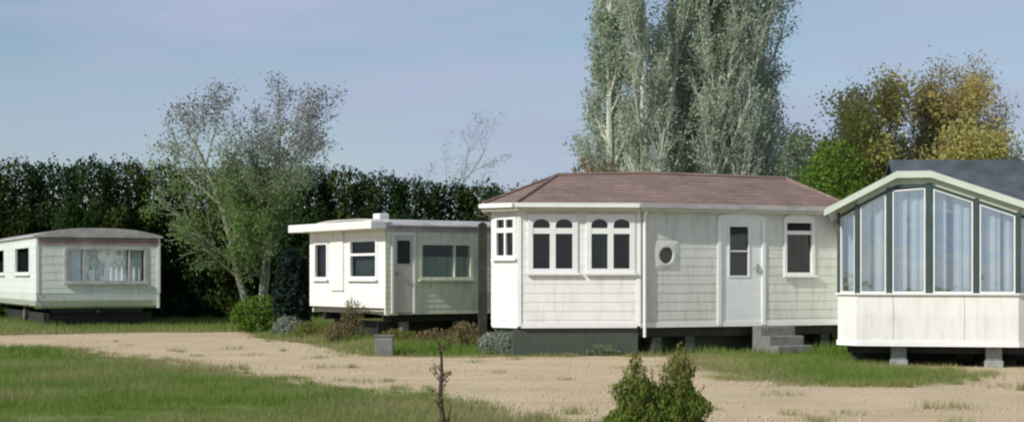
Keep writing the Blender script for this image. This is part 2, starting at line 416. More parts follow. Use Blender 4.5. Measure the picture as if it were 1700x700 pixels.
M['lf_bright'] = leaf('bright_green_leaves', (.085, .18, .018), (.05, .11, .012), (.15, .24, .03))
M['lf_dark'] = leaf('dark_evergreen_leaves', (.012, .026, .022), (.006, .013, .012), (.025, .045, .03), .05)
M['lf_rust'] = leaf('rusty_leaves', (.21, .12, .06), (.13, .085, .045), (.28, .19, .10))
M['lf_dry'] = leaf('dry_stems', (.16, .12, .05), (.08, .07, .03), (.24, .20, .10))
M['lf_fg'] = leaf('foreground_shrub_leaves', (.19, .26, .045), (.11, .18, .03), (.22, .17, .06), .4)
M['lf_far'] = leaf('hazed_leaves', (.05, .075, .075), (.035, .055, .055), (.08, .105, .095), .1)  # blue cast of far haze mixed into the leaf colours
M['lf_silver'] = leaf('silver_leaves', (.24, .28, .22), (.15, .18, .13), (.36, .40, .33))
M['lf_grass'] = leaf('grass_blades', (.22, .30, .08), (.11, .21, .025), (.34, .33, .15), .5)

# ------------------------------------------------------------------ mobile home builders
def wall(mb, F, u0, u1, z0, z1, holes=(), th=.06, y=0., lap=0.):
    mb.m = F.M
    us = sorted({u0, u1, *[h[0] for h in holes], *[h[1] for h in holes]}); zs = sorted({z0, z1, *[h[2] for h in holes], *[h[3] for h in holes]})
    for i in range(len(us) - 1):
        # merge runs of solid cells in z so panels stay whole
        run = None
        for j in range(len(zs) - 1):
            cu, cz = (us[i] + us[i + 1]) / 2, (zs[j] + zs[j + 1]) / 2
            solid = not any(h[0] < cu < h[1] and h[2] < cz < h[3] for h in holes)
            if solid and run is None: run = zs[j]
            if (not solid or j == len(zs) - 2) and run is not None:
                zt_ = zs[j + 1] if solid else zs[j]
                mb.box(us[i], us[i + 1], y, y + th, run, zt_)
                if lap:                 # overlapping boards, thicker at the lower edge
                    k0 = math.floor(run / lap)
                    while k0 * lap < zt_ - .005:
                        a_, b_ = max(k0 * lap, run), min((k0 + 1) * lap, zt_)
                        if b_ - a_ > .01:
                            ya, yb = [y - .002 - .006 * (1 - (q - k0 * lap) / lap) for q in (a_, b_)]
                            mb.add([(us[i], ya, a_), (us[i + 1], ya, a_), (us[i + 1], yb, b_), (us[i], yb, b_), (us[i], y - .0005, a_), (us[i + 1], y - .0005, a_), (us[i + 1], y - .0005, b_), (us[i], y - .0005, b_)],
                                   [(0, 1, 2, 3), (0, 4, 5, 1), (3, 2, 6, 7), (0, 3, 7, 4), (1, 5, 6, 2)])
                        k0 += 1
                run = None
def pane(F, hole, gm, parent, y=.03):
    p = MB(); p.m = F.M; p.box(hole[0], hole[1], y, y + .006, hole[2], hole[3]); return p.build('pane', gm, parent)
def window(root, F, hole, vb=(), hb=(), fw=.045, fm=None, gm=None, cur=None, name='window', proud=.03, sill=True, curm=None):
    u0, u1, z0, z1 = hole
    b = MB(); b.m = F.M; y0, y1 = -proud, .05; e = .02
    b.box(u0 - e, u1 + e, y0, y1, z1 - fw, z1 + e); b.box(u0 - e, u1 + e, y0, y1, z0 - e, z0 + fw)
    b.box(u0 - e, u0 + fw, y0, y1, z0 + fw, z1 - fw); b.box(u1 - fw, u1 + e, y0, y1, z0 + fw, z1 - fw)
    for v in vb: b.box(v[0], v[1], y0 + .005, y1, z0 + fw, z1 - fw)
    for h in hb: b.box(u0 + fw, u1 - fw, y0 + .008, y1, h[0], h[1])
    w = b.build(name, fm or M['upvc'], root)
    pane(F, (u0 + fw, u1 - fw, z0 + fw, z1 - fw), gm or M['glass'], w)
    if sill:
        s = MB(); s.m = F.M; s.box(u0 - .05, u1 + .05, -proud - .05, -proud, z0 - .045, z0 - .005); s.build('sill', fm or M['upvc'], w)
    if cur:
        for (a, c, zb, zt) in cur:
            c_ = MB(); c_.m = F.M; k = max(4, int((c - a) / .05)); vs = []; 
            for i in range(k + 1):
                uu = a + (c - a) * i / k; yy = .13 + .018 * math.sin(i * 2.1)
                vs += [(uu, yy, zb), (uu, yy, zt)]
            c_.add(vs, [(2 * i, 2 * i + 2, 2 * i + 3, 2 * i + 1) for i in range(k)])
            c_.build('curtain', curm or M['curtain'], w)
    return w
def wheel(root, x, y, r=.3, head=0.):
    a = Vector((math.cos(head), math.sin(head), 0))
    c = Vector((x, y, r)); t_ = MB(); t_.tube([c - a * .1, c - a * .09, c + a * .09, c + a * .1], [r * .93, r, r, r * .93], 24)
    o = t_.build('wheel', M['black'], root); h_ = MB(); h_.tube([c - a * .115, c + a * .115], r * .55, 16); h_.build('rim', M['metal'], o)

# ---- main lodge-style mobile home
A0 = (wx(862, 27.8), 27.8); A1 = (wx(1060, 28.0), 28.0); A2 = (wx(1408, 29.85), 29.85)
AL = (A0[0] - .50, A0[1] + .42)
root = empty('mobile_home', (A1[0], A1[1] + 1.5, 0), 'long white mobile home with pinkish brown tiled roof, arched windows and a round porthole', 'mobile home', 'mobile homes on the park')
FL, F1, F2 = Fac(AL, A0), Fac(A0, A1), Fac(A1, A2)
Z0, Z1 = F1.z(960, 541), F1.z(960, 341)
def hole(F, a, b, t, bt): 
    c = (a + b) / 2; return (F.u(a), F.u(b), F.z(c, bt), F.z(c, t))
w1 = hole(F1, 878, 957, 357, 452); w2 = hole(F1, 975, 1052, 357, 452); wl = (.10, FL.w - .08, wz(428, 28), wz(360, 28))
b_ = MB(); wall(b_, F1, 0, F1.w, Z0, Z1, [w1, w2], lap=.16); b_.build('front_wall', M['white'], root)
b_ = MB(); wall(b_, FL, 0, FL.w - .002, Z0, Z1, [wl], lap=.16); b_.build('canted_wall', M['white'], root)
pt = hole(F2, 1083, 1127, 400, 447); dr = hole(F2, 1192, 1268, 362, 539); wr = hole(F2, 1302, 1350, 366, 456)
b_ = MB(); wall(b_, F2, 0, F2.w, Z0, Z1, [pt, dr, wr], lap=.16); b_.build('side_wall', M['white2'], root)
# back body (ends and rear), butting the front walls
nx2 = Vector((-F2.s, F2.c))
B2 = (A2[0] + nx2.x * 3.4, A2[1] + nx2.y * 3.4); BL = (AL[0] + .15, AL[1] + 3.2)
b_ = MB(); fr_ = Fac(A2, B2); wall(b_, fr_, .002, fr_.w, Z0, Z1); fb = Fac(B2, BL); wall(b_, fb, 0, fb.w, Z0, Z1); fe = Fac(BL, AL); wall(b_, fe, 0, fe.w - .002, Z0, Z1)
b_.build('rear_wall', M['white'], root)
b_ = MB(); b_.slab([(AL[0] + .08, AL[1] + .08), (A0[0] + .05, A0[1] + .08), (A1[0], A1[1] + .08), (A2[0] - .1, A2[1] + .05), (B2[0], B2[1] - .1), (BL[0] + .1, BL[1] - .1)], Z0 + .02, Z0 + .08)
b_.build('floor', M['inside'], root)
b_ = MB(); b_.m = Matrix.Identity(4)
for F in (F1, F2):
    b_.m = F.M; b_.box(.1, F.w - .15, 1.2, 1.24, Z0 + .09, Z1 - .02)
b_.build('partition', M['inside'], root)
# windows
def pair(F, hl, c1, c2, curtains=None, curm=None):
    uc = (hl[0] + hl[1]) / 2; zt = F.z(915, 383)
    w = window(root, F, hl, vb=[(uc - .05, uc + .05)], hb=[(zt - .05, zt + .05)], fw=.07, cur=curtains, curm=curm)
    # rounded heads on the two top lights
    for (a, c) in ((hl[0] + .07, uc - .05), (uc + .05, hl[1] - .07)):
        h_ = MB(); h_.m = F.M; zz = hl[3] - .07; rr = (c - a) / 2; k = 12
        for sgn in (-1, 1):
            poly = [((a if sgn < 0 else c), zz)] + [((a + c) / 2 + sgn * rr * math.sin(math.pi / 2 * i / k), zz - .11 + .11 * math.cos(math.pi / 2 * i / k)) for i in range(k + 1)]
            if sgn < 0: poly = poly[::-1]
            h_.prism(poly, -.028, .025)
        h_.build('arched_head', M['upvc'], w)
    return w
pair(F1, w1, 0, 0)
uc2 = (w2[0] + w2[1]) / 2
pair(F1, w2, 0, 0, curtains=[(w2[0] + .03, uc2 - .04, w2[2] + .03, w2[3] - .3)], curm=M['sage'])
window(root, FL, wl, vb=[((wl[0] + wl[1]) / 2 - .02, (wl[0] + wl[1]) / 2 + .02)], hb=[(wz(386, 28), wz(378, 28))], cur=[(wl[0], wl[1], wl[2], wz(388, 28))], curm=M['mauve'])
# porthole: square opening filled by a round frame
u, z = (pt[0] + pt[1]) / 2, (pt[2] + pt[3]) / 2; hw = (pt[1] - pt[0]) / 2; hh = (pt[3] - pt[2]) / 2; k = 32; vs = []; fs = []
p_ = MB(); p_.m = F2.M
def sq(tn):
    c, s_ = math.cos(tn), math.sin(tn); m_ = max(abs(c), abs(s_)); return (u + (hw + .02) * c / m_, z + (hh + .02) * s_ / m_)
for i in range(k):
    tn = 2 * math.pi * i / k; x_, z_ = sq(tn)
    vs += [(x_, -.008, z_), (u + .185 * math.cos(tn), -.035, z + .185 * math.sin(tn)), (u + .15 * math.cos(tn), -.035, z + .15 * math.sin(tn)), (u + .15 * math.cos(tn), .03, z + .15 * math.sin(tn))]
for i in range(k):
    j = (i + 1) % k
    for q in range(3): fs.append((4 * i + q, 4 * j + q, 4 * j + q + 1, 4 * i + q + 1))
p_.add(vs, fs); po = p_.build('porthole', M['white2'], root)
p_ = MB(); p_.m = F2.M; p_.prism([(u + .15 * math.cos(i * .2618), z + .15 * math.sin(i * .2618)) for i in range(24)], .02, .026); p_.build('pane', M['glass'], po)
# door with tall arched light
d_ = MB(); d_.m = F2.M; g = (F2.u(1211), F2.u(1242), F2.z(1226, 457), F2.z(1226, 376))
wall(d_, F2, dr[0] + .05, dr[1] - .05, dr[2] + .02, dr[3] - .05, [g], th=.045, y=.0)
do = d_.build('door', M['doorpaint'], root)
fr2 = MB(); fr2.m = F2.M
fr2.box(dr[0] - .02, dr[0] + .05, -.03, .06, dr[2], dr[3]); fr2.box(dr[1] - .05, dr[1] + .02, -.03, .06, dr[2], dr[3])
um = (dr[0] + dr[1]) / 2; hw = (dr[1] - dr[0]) / 2 + .02
fr2.prism([(um - hw, dr[3] - .05)] + [(um + hw, dr[3] - .05)] + [(um + hw * math.cos(math.pi * i / 14), dr[3] + .10 * math.sin(math.pi * i / 14)) for i in range(15)], -.028, .058)
fr2.build('door_frame', M['upvc'], root)
pane(F2, g, M['glass'], do, .018)
h_ = MB(); h_.m = F2.M; zc = Z0 + .95
h_.box(dr[1] - .16, dr[1] - .12, -.03, 0, zc, zc + .16); h_.box(dr[1] - .24, dr[1] - .12, -.055, -.032, zc + .07, zc + .09); h_.build('handle', M['metal'], do)
tb = MB(); tb.m = F2.M; gz = (g[2] + g[3]) / 2; tb.box(g[0], g[1], -.004, .016, gz - .012, gz + .012)
for gg in ((g[0] - .03, g[0], g[2] - .03, g[3] + .03), (g[1], g[1] + .03, g[2] - .03, g[3] + .03), (g[0], g[1], g[3], g[3] + .03), (g[0], g[1], g[2] - .03, g[2])):
    tb.box(gg[0], gg[1], -.014, -.001, gg[2], gg[3])
tb.build('glazing_trim', M['upvc'], do)
# side window with arched head
zt = F2.z(1325, 386)
w = window(root, F2, wr, hb=[(zt - .035, zt + .035)], fw=.045, cur=[(wr[0], wr[0] + .1, wr[2], zt), (wr[1] - .09, wr[1], wr[2], zt)], curm=M['sage'])
h_ = MB(); h_.m = F2.M; um = (wr[0] + wr[1]) / 2; hw = (wr[1] - wr[0]) / 2 + .03; zz = wr[3] + .021
h_.prism([(um - hw, zz), (um + hw, zz)] + [(um + hw * math.cos(math.pi * i / 14), zz + .10 * math.sin(math.pi * i / 14)) for i in range(1, 14)], -.03, -.002); h_.build('arched_head', M['upvc'], w)
# corner trims, base rail
for p in (A0, A1):
    c_ = MB(); c_.m = Matrix.Translation((p[0], p[1], 0)); c_.box(-.035, .035, -.024, .03, Z0, Z1); c_.build('corner_trim', M['upvc'], root)
c_ = MB()
for F in (FL, F1, F2): c_.m = F.M; c_.box(.03, F.w - .03, -.018, -.002, Z0 - .03, Z0 + .06)
c_.build('base_rail', M['upvc'], root)
# hipped roof
ov = .16
E = [(AL[0] - ov, AL[1] - ov * .8), (A0[0] - ov * .4, A0[1] - ov), (A1[0] + .02, A1[1] - ov), (A2[0] + .1, A2[1] - ov), (B2[0] + ov, B2[1] + ov), (BL[0] - ov, BL[1] + ov)]
R1 = (wx(925, 29.7), 29.7, wz(291, 29.7)); R2 = (wx(1305, 31.2), 31.2, wz(297, 31.2)); Rm = (wx(1075, 30.2), 30.2, wz(288, 30.2))
er = Z1 + .03
r_ = MB(); V = [(x, y, er) for x, y in E] + [R1, Rm, R2]
r_.add(V, [(0, 1, 6), (1, 2, 7, 6), (2, 3, 8, 7), (3, 4, 8), (4, 5, 6, 7), (4, 7, 8), (5, 0, 6), (5, 4, 3, 2, 1, 0)])
rf = r_.build('roof', M['tiles'], root)
c_ = MB()
c_.tube([R1, Rm, R2], .045, 8)
for p, q in ((E[0], R1), (E[1], R1), (E[3], R2), (E[4], R2)): c_.tube([(p[0], p[1], er + .01), q], .035, 6)
c_.build('ridge_tiles', M['tiles'], rf)
f_ = MB()
for i in range(6):
    F = Fac(E[i], E[(i + 1) % 6]); f_.m = F.M; f_.box(0.001, F.w - .001, -.012, .015, er - .13, er + .012)
f_.build('fascia', M['creamside'], root)
for i in range(3):
    g_ = MB(); F = Fac(E[i], E[i + 1]); g_.m = F.M; g_.box(-.02, F.w + (.02 if i == 2 else -.024), -.085, -.016, er - .07, er + .0); g_.build('gutter', M['upvc'] if i < 2 else M['oldgrey'], root)
f_ = MB(); f_.m = F2.M; uu = F2.u(1068); f_.tube([(uu, -.12, er - .07), (uu, -.05, er - .22), (uu, -.05, Z0 - .2)], .03, 8); f_.build('downpipe', M['upvc'], root)
# skirt under the front bay, chassis under the side
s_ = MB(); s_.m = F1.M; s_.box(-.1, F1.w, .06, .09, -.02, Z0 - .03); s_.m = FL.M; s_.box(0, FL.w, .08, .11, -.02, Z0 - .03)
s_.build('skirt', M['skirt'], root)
s_ = MB(); s_.m = F2.M; s_.box(.05, F2.w, .10, .18, Z0 - .2, Z0 - .005); s_.box(.05, F2.w, 1.6, 1.68, Z0 - .2, Z0 - .005)
for uu in np.arange(.6, F2.w, 1.1): s_.box(uu, uu + .06, .2, 3.0, Z0 - .14, Z0 - .05)
s_.build('chassis', M['chassis'], root)
s_ = MB(); s_.m = F2.M; s_.box(0.02, F2.w, .5, .53, -.02, Z0 - .21); s_.build('skirt', M['skirt'], root)  # dark board added in the open underside, standing in for shade
for px in (1095, 1150, 1330, 1375):
    q_ = MB(); q_.m = F2.M; uu = F2.u(px); q_.box(uu - .1, uu + .1, .08, .46, 0, .2); q_.box(uu - .095, uu + .095, .09, .45, .204, Z0 - .21); q_.build('support_blocks', M['skirt'], root, .008)

# steps to the door (stand loose on the ground)
st = MB(); st.m = F2.M; a, c = F2.u(1246), F2.u(1303)
for k in range(3): st.box(a, c, -.28 * (3 - k) - .06, -.06 - .28 * (2 - k), -.02 , .165 * (k + 1))
o = st.build('door_steps', M['concrete'], None, .012); tag(o, 'grey concrete steps in front of the long tiled mobile home below its glazed door', 'steps')

# ---- right mobile home with glazed gable
Yg = 24.6
G0 = (wx(1430, Yg), Yg); G1 = (wx(1686, Yg), Yg); GL = (wx(1391, Yg + .35), Yg + .35); GR = (wx(1727, Yg + .35) , Yg + .35)
RH = root = empty('mobile_home', (GL[0], GL[1], 0), 'mobile home with large glazed gable end and dark window posts over a white panel', 'mobile home', 'mobile homes on the park')
K0, KL, KR = Fac(G0, G1), Fac(GL, G0), Fac(G1, GR)
zb, zs, ze = wz(570, Yg), wz(489, Yg), wz(350, Yg)
zr = wz(292, Yg); xr = wx(1520, Yg)
def roofz(x):                        # underside of the gable along the front
    xl, xR = wx(1383, Yg), wx(1712, Yg)
    zl = wz(350, Yg); 
    a = wx(1494, Yg); b = wx(1548, Yg)
    if x < a: return zl + (zr - zl) * (x - xl) / (a - xl)
    if x > b: return zl + (zr - zl) * (xR - x) / (xR - b)
    return zr
p_ = MB()
for F in (KL, K0, KR): p_.m = F.M; p_.box(.002, F.w - .002, 0, .07, zb, zs)
p_.build('front_panel', M['white_panel'], root)
p_ = MB()
for F in (KL, K0, KR): p_.m = F.M; p_.box(-.01, F.w + .01, -.022, -.002, zb - .03, zb + .05); p_.box(-.01, F.w + .01, -.045, .075, zs + .002, zs + .03)
p_.build('panel_trim', M['upvc'], root)
for uu in (.55, 1.62): p_ = MB(); p_.m = K0.M; p_.box(uu, uu + .006, -.004, -.0005, zb + .06, zs - .01); p_.build('panel_joint', M['paleblock'], root)
# posts and panes
bounds = [(K0, 1430), (K0, 1482), (K0, 1546), (K0, 1620), (K0, 1686)]
topo = .20
def gx(F, uu): return F.O.x + F.c * uu
for px in (1430, 1482, 1546, 1620, 1686):
    uu = K0.u(px); q_ = MB(); q_.m = K0.M; wd = .036 if px != 1546 else .044
    q_.box(uu - wd, uu + wd, -.02, .06, zs + .032, roofz(gx(K0, uu)) - .13); q_.build('window_post', M['darkframe'], root, .004)
for F, uu in ((KL, .03), (KR, KR.w - .03)):
    q_ = MB(); q_.m = F.M; q_.box(uu - .03, uu + .03, -.02, .06, zs + .032, roofz(gx(F, uu)) - .10); q_.build('window_post', M['darkframe'], root, .004)
def gpane(F, a, b, light=0.022, cur=None):
    q = MB(); q.m = F.M; zl_, zr_ = roofz(gx(F, a)) - topo, roofz(gx(F, b)) - topo
    fw = light; zq = zs + .032
    # pale inner frame
    q.prism([(a, zq), (b, zq), (b, zq + fw), (a, zq + fw)], .0, .045)
    q.prism([(a, zl_ - fw), (b, zr_ - fw), (b, zr_), (a, zl_)], .0, .045)
    q.prism([(a, zq + fw), (a + fw, zq + fw), (a + fw, zl_ - fw + (zr_ - zl_) * fw / (b - a)), (a, zl_ - fw)], .001, .044)
    q.prism([(b - fw, zq + fw), (b, zq + fw), (b, zr_ - fw), (b - fw, zr_ - fw - (zr_ - zl_) * fw / (b - a))], .001, .044)
    w = q.build('window', M['upvc'], root)
    q = MB(); q.m = F.M
    q.prism([(a + fw, zq + fw), (b - fw, zq + fw), (b - fw, zr_ - fw), (a + fw, zl_ - fw)], .02, .026); q.build('pane', M['skyglass'], w)
    for (ca, cb_) in (cur or []):
        ua, ub = a + (b - a) * ca, a + (b - a) * cb_
        k = max(4, int((ub - ua) / .035)); vs = []; c_ = MB(); c_.m = F.M
        for i in range(k + 1):
            uu = ua + (ub - ua) * i / k; yy = .16 + .02 * math.sin(i * 1.9); zt_ = zl_ + (zr_ - zl_) * (uu - a) / (b - a) - .02
            vs += [(uu, yy, zs + .06), (uu, yy, zt_)]
        c_.add(vs, [(2 * i, 2 * i + 2, 2 * i + 3, 2 * i + 1) for i in range(k)]); c_.build('curtain', M['curtain'], w)
U = [K0.u(p) for p in (1430, 1482, 1546, 1620, 1686)]
gpane(KL, .06, KL.w - .05, cur=[(.0, .55)])
gpane(K0, U[0] + .047, U[1] - .047, cur=[(.04, .42), (.55, .97)])
gpane(K0, U[1] + .047, U[2] - .057, cur=[(.02, .45), (.55, .98)])
gpane(K0, U[2] + .057, U[3] - .047, cur=[(.02, .34), (.52, .98)])
gpane(K0, U[3] + .047, U[4] - .047, cur=[(.05, .6), (.7, .98)])
gpane(KR, .05, KR.w - .06, cur=[(.1, .9)])
# sloping dark heads and the pale green gable boards
def slope(mb, F, a, b, lo, hi, y0, y1):
    xs_ = [a] + [t_ for t_ in ((wx(1494, Yg) - F.O.x) / F.c, (wx(1548, Yg) - F.O.x) / F.c) if a < t_ < b] + [b]
    for i in range(len(xs_) - 1):
        p, q = xs_[i] , xs_[i + 1]; zp, zq = roofz(gx(F, p)), roofz(gx(F, q))
        mb.m = F.M; mb.prism([(p, zp + lo), (q, zq + lo), (q, zq + hi), (p, zp + hi)], y0, y1)
h_ = MB()
for F in (KL, K0, KR): slope(h_, F, .002, F.w - .002, -.197, -.15, -.012, .05)
h_.build('window_head', M['darkframe'], root)
h_ = MB()
for F in (KL, K0, KR): slope(h_, F, .002, F.w - .002, -.148, .0, -.004, .05)
h_.build('gable_panel', M['greenframe'], root)
h_ = MB(); F = Fac((wx(1379, Yg - .1), Yg - .12), (wx(1716, Yg - .1), Yg - .12)); slope(h_, F, 0, F.w, -.05, .045, -.02, .015); h_.build('bargeboard', M['greenframe'], root)
# roof running back over the body
RB = 7.5; r_ = MB(); xl, xR = wx(1380, Yg), wx(1715, Yg); prof = [(xl, roofz(xl)), (wx(1494, Yg), zr), (wx(1548, Yg), zr), (xR, roofz(xR))]
prof = [(x, z + .01) for x, z in prof]
poly = prof + [(x, z + .05) for x, z in prof[::-1]]
n = len(poly); vs = [(x, Yg - .10, z) for x, z in poly] + [(x, Yg + RB, z) for x, z in poly]
r_.add(vs, [(0, 1, 6, 7), (1, 2, 5, 6), (2, 3, 4, 5)] + [tuple(n + i for i in f[::-1]) for f in ((0, 1, 6, 7), (1, 2, 5, 6), (2, 3, 4, 5))] + [(i, i + n, (i + 1) % n + n, (i + 1) % n) for i in range(n)])
r_.build('roof', M['oldgrey'], root)
b_ = MB()
F = Fac((GL[0], Yg + RB - .1), GL); wall(b_, F, 0, F.w - .002, zb, roofz(GL[0]) - .0); F = Fac(GR, (GR[0], Yg + RB - .1)); wall(b_, F, .002, F.w, zb, roofz(GR[0]) - .0)
F = Fac((GR[0] - .07, Yg + RB - .1), (GL[0] + .07, Yg + RB - .1)); wall(b_, F, 0, F.w, zb, roofz(GL[0]))
b_.build('side_wall', M['white'], root)
b_ = MB(); b_.box(GL[0] + .07, GR[0] - .07, Yg + .42, Yg + RB - .3, zb + .01, zb + .06); b_.build('floor', M['paleinside'], root)
b_ = MB(); b_.box(GL[0] + .07, GR[0] - .07, Yg + 3.2, Yg + 3.25, zb + .07, roofz(GL[0])); b_.build('partition', M['paleinside'], root)
b_ = MB(); b_.box(GL[0] + .15, GR[0] - .15, Yg + .5, Yg + .6, zb - .16, zb - .005); b_.box(GL[0] + .4, GL[0] + .48, Yg + .61, Yg + 6.5, zb - .16, zb - .02); b_.box(GR[0] - .48, GR[0] - .4, Yg + .61, Yg + 6.5, zb - .16, zb - .02)
b_.build('chassis', M['chassis'], root)
b_ = MB(); b_.box(GL[0] + .2, GR[0] - .2, Yg + 1.6, Yg + 1.64, -.02, zb - .17); b_.build('skirt', M['chassis'], root)  # dark sheet set back under the floor in place of deep shade
for px in (1580, 1672): wheel(root, wx(px, Yg + .95), Yg + .95, .2, 0)
for px in (1490, 1640):
    q_ = MB(); xx = wx(px, Yg + .3); q_.box(xx - .14, xx + .14, Yg + .2, Yg + .44, 0, .11); q_.box(xx - .12, xx + .12, Yg + .21, Yg + .42, .113, zb - .165 + .13); q_.build('support_blocks', M['paleblock'], root, .01)

RH.rotation_euler.z = R(-12.5)

# ---- middle caravan
C0 = (wx(640, 33.7), 33.7); hd = R(34); c, s = math.cos(hd), math.sin(hd)
C1 = (C0[0] + c * 6.4, C0[1] + s * 6.4); D0 = (C0[0] - s * 3.6, C0[1] + c * 3.6)
root = empty('caravan', (C0[0], C0[1] + 1.5, 0), 'weathered cream and grey green caravan with white overhanging end canopy', 'caravan', 'caravans on the park')
S1, S2 = Fac(C0, C1), Fac(D0, C0)
zb, zt = wz(522, 33.7), wz(374, 33.7)
wS = hole(S1, 697, 783, 403, 463); dS = hole(S1, 651, 688, 388, 520)
b_ = MB(); wall(b_, S1, 0, S1.w, zb, zt, [wS, dS], lap=.12); b_.build('side_wall', M['greyside'], root)
wA = (S2.u(523), S2.u(545), wz(463, 36.), wz(402, 36.)); wB = (S2.u(581), S2.u(627), wz(463, 34.3), wz(396, 34.3))
b_ = MB(); wall(b_, S2, 0, S2.w - .002, zb + .14, zt, [wA, wB], lap=.16); b_.build('end_wall', M['white'], root)
b_ = MB(); b_.m = S2.M
# tucked-under lower end panel
b_.add([(0, -.003, zb + .45), (S2.w, -.003, zb + .45), (S2.w, .10, zb - .02), (0, .16, zb + .06), (0, .3, zb + .45), (S2.w, .3, zb + .45), (S2.w, .3, zb - .02), (0, .3, zb + .06)],
       [(0, 3, 2, 1), (0, 1, 5, 4), (0, 4, 7, 3), (1, 2, 6, 5), (3, 7, 6, 2)])
b_.build('lower_panel', M['creamside'], root)
Fb = Fac((C1[0] - s * 3.6, C1[1] + c * 3.6), D0); Fe = Fac(C1, (C1[0] - s * 3.6, C1[1] + c * 3.6))
b_ = MB(); wall(b_, Fb, 0, Fb.w - .07, zb, zt); wall(b_, Fe, .002, Fe.w, zb, zt); b_.build('rear_wall', M['greyside'], root)
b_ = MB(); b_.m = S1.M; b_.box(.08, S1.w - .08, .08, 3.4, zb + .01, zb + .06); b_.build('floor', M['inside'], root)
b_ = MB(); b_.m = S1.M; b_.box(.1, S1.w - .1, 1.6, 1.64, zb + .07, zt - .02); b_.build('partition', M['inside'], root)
um = (wS[0] + wS[1]) / 2
window(root, S1, wS, vb=[(um + .2, um + .235)], fw=.05, fm=M['greyside'], gm=M['clearglass'], cur=[(wS[0] + .02, wS[1] - .02, wS[2], wS[2] + (wS[3] - wS[2]) * .62)], curm=M['sage'])
window(root, S2, wA, fw=.05, cur=[(wA[0], wA[1], wA[2], wA[3] - .1)], curm=M['mauve'])
window(root, S2, wB, fw=.06, hb=[(wz(424, 34.3), wz(420, 34.3))], cur=[(wB[0], wB[1], wB[2], wB[2] + (wB[3] - wB[2]) * .5)])
d_ = MB(); wall(d_, S1, dS[0] + .03, dS[1] - .03, dS[2] + .02, dS[3] - .03, th=.04, y=-.01); do = d_.build('door', M['creamside'], root)
q = MB(); q.m = S1.M; q.box(dS[0] - .02, dS[0] + .03, -.03, .05, dS[2], dS[3]); q.box(dS[1] - .03, dS[1] + .02, -.03, .05, dS[2], dS[3]); q.box(dS[0] + .03, dS[1] - .03, -.03, .05, dS[3] - .03, dS[3] + .02); q.build('door_frame', M['white_panel'], root)
q = MB(); q.m = S1.M; q.box(dS[0] + .07, dS[0] + .13, -.035, -.012, zb + .85, zb + .93); q.box(dS[0] + .08, dS[0] + .2, -.05, -.036, zb + .88, zb + .90); q.build('handle', M['metal'], do)
q = MB(); q.m = S1.M; u0 = dS[0] + .12; u1 = dS[1] - .12; q.box(u0, u1, -.018, -.011, zb + 1.1, zb + 1.6); q.build('pane', M['glass'], do)
# bright pillar on the end, between the windows
q = MB(); q.m = S2.M; q.box(S2.u(551), S2.u(572), -.05, -.002, zb + .5, zt - .02); q.build('pillar', M['white_panel'], root, .012)
# cambered roof with overhang at the sunny end
r_ = MB(); r_.m = S1.M
prof = []
for i in range(13):
    v = i / 12; y = -.10 + v * 3.8; prof.append((y, zt + .02 + .16 * (1 - (2 * v - 1) ** 4)))
vs = [(-.04, y, z) for y, z in prof] + [(6.5, y, z) for y, z in prof] + [(-.04, y, z - .035) for y, z in prof] + [(6.5, y, z - .035) for y, z in prof]
fs = []; k = 13
for i in range(12):
    fs += [(i, i + k, i + 1 + k, i + 1), (i + 2 * k, i + 1 + 2 * k, i + 1 + 3 * k, i + 3 * k), (i, i + 1, i + 1 + 2 * k, i + 2 * k), (i + k, i + 3 * k, i + 1 + 3 * k, i + 1 + k)]
fs += [(0, 2 * k, 3 * k, k), (12, 12 + k, 12 + 3 * k, 12 + 2 * k)]
r_.add(vs, fs); r_.build('roof', M['oldgrey'], root, smooth=False)
r_ = MB(); r_.m = S2.M
r_.box(-.30, 3.7, -.42, -.02, zt - .08, zt + .10); r_.box(-.30, 3.7, -.019, .10, zt + .04, zt + .11)
r_.build('canopy', M['white_panel'], root, .02)
q = MB(); q.m = S1.M; q.box(0.02, S1.w, -.025, -.002, zt - .12, zt - .02); q.build('roof_trim', M['oldgrey'], root)
q = MB(); q.m = S1.M; q.box(.35, .6, .9, 1.2, zt + .14, zt + .30); q.build('roof_vent', M['white_panel'], root, .02)
q = MB(); q.m = S1.M; q.box(.1, S1.w, .25, .33, zb - .16, zb - .005); q.box(.1, S1.w, 3.0, 3.08, zb - .16, zb - .005); q.build('chassis', M['chassis'], root)
q = MB(); q.m = S1.M; q.box(.15, S1.w, .6, .63, -.02, zb - .17); q.m = S2.M; q.box(.1, 2.9, .6, .63, -.02, zb - .17); q.build('skirt', M['chassis'], root)  # added dark sheets that paint the shade beneath the caravan
wp = S1.M @ Vector((3.2, .3, 0)); wheel(root, wp.x, wp.y, .3, hd + math.pi / 2)
for uu in (.5, 1.9):
    q = MB(); q.m = S1.M; q.box(uu, uu + .16, .14, .34, -.01, zb - .165); q.build('support_blocks', M['concrete'], root, .01)

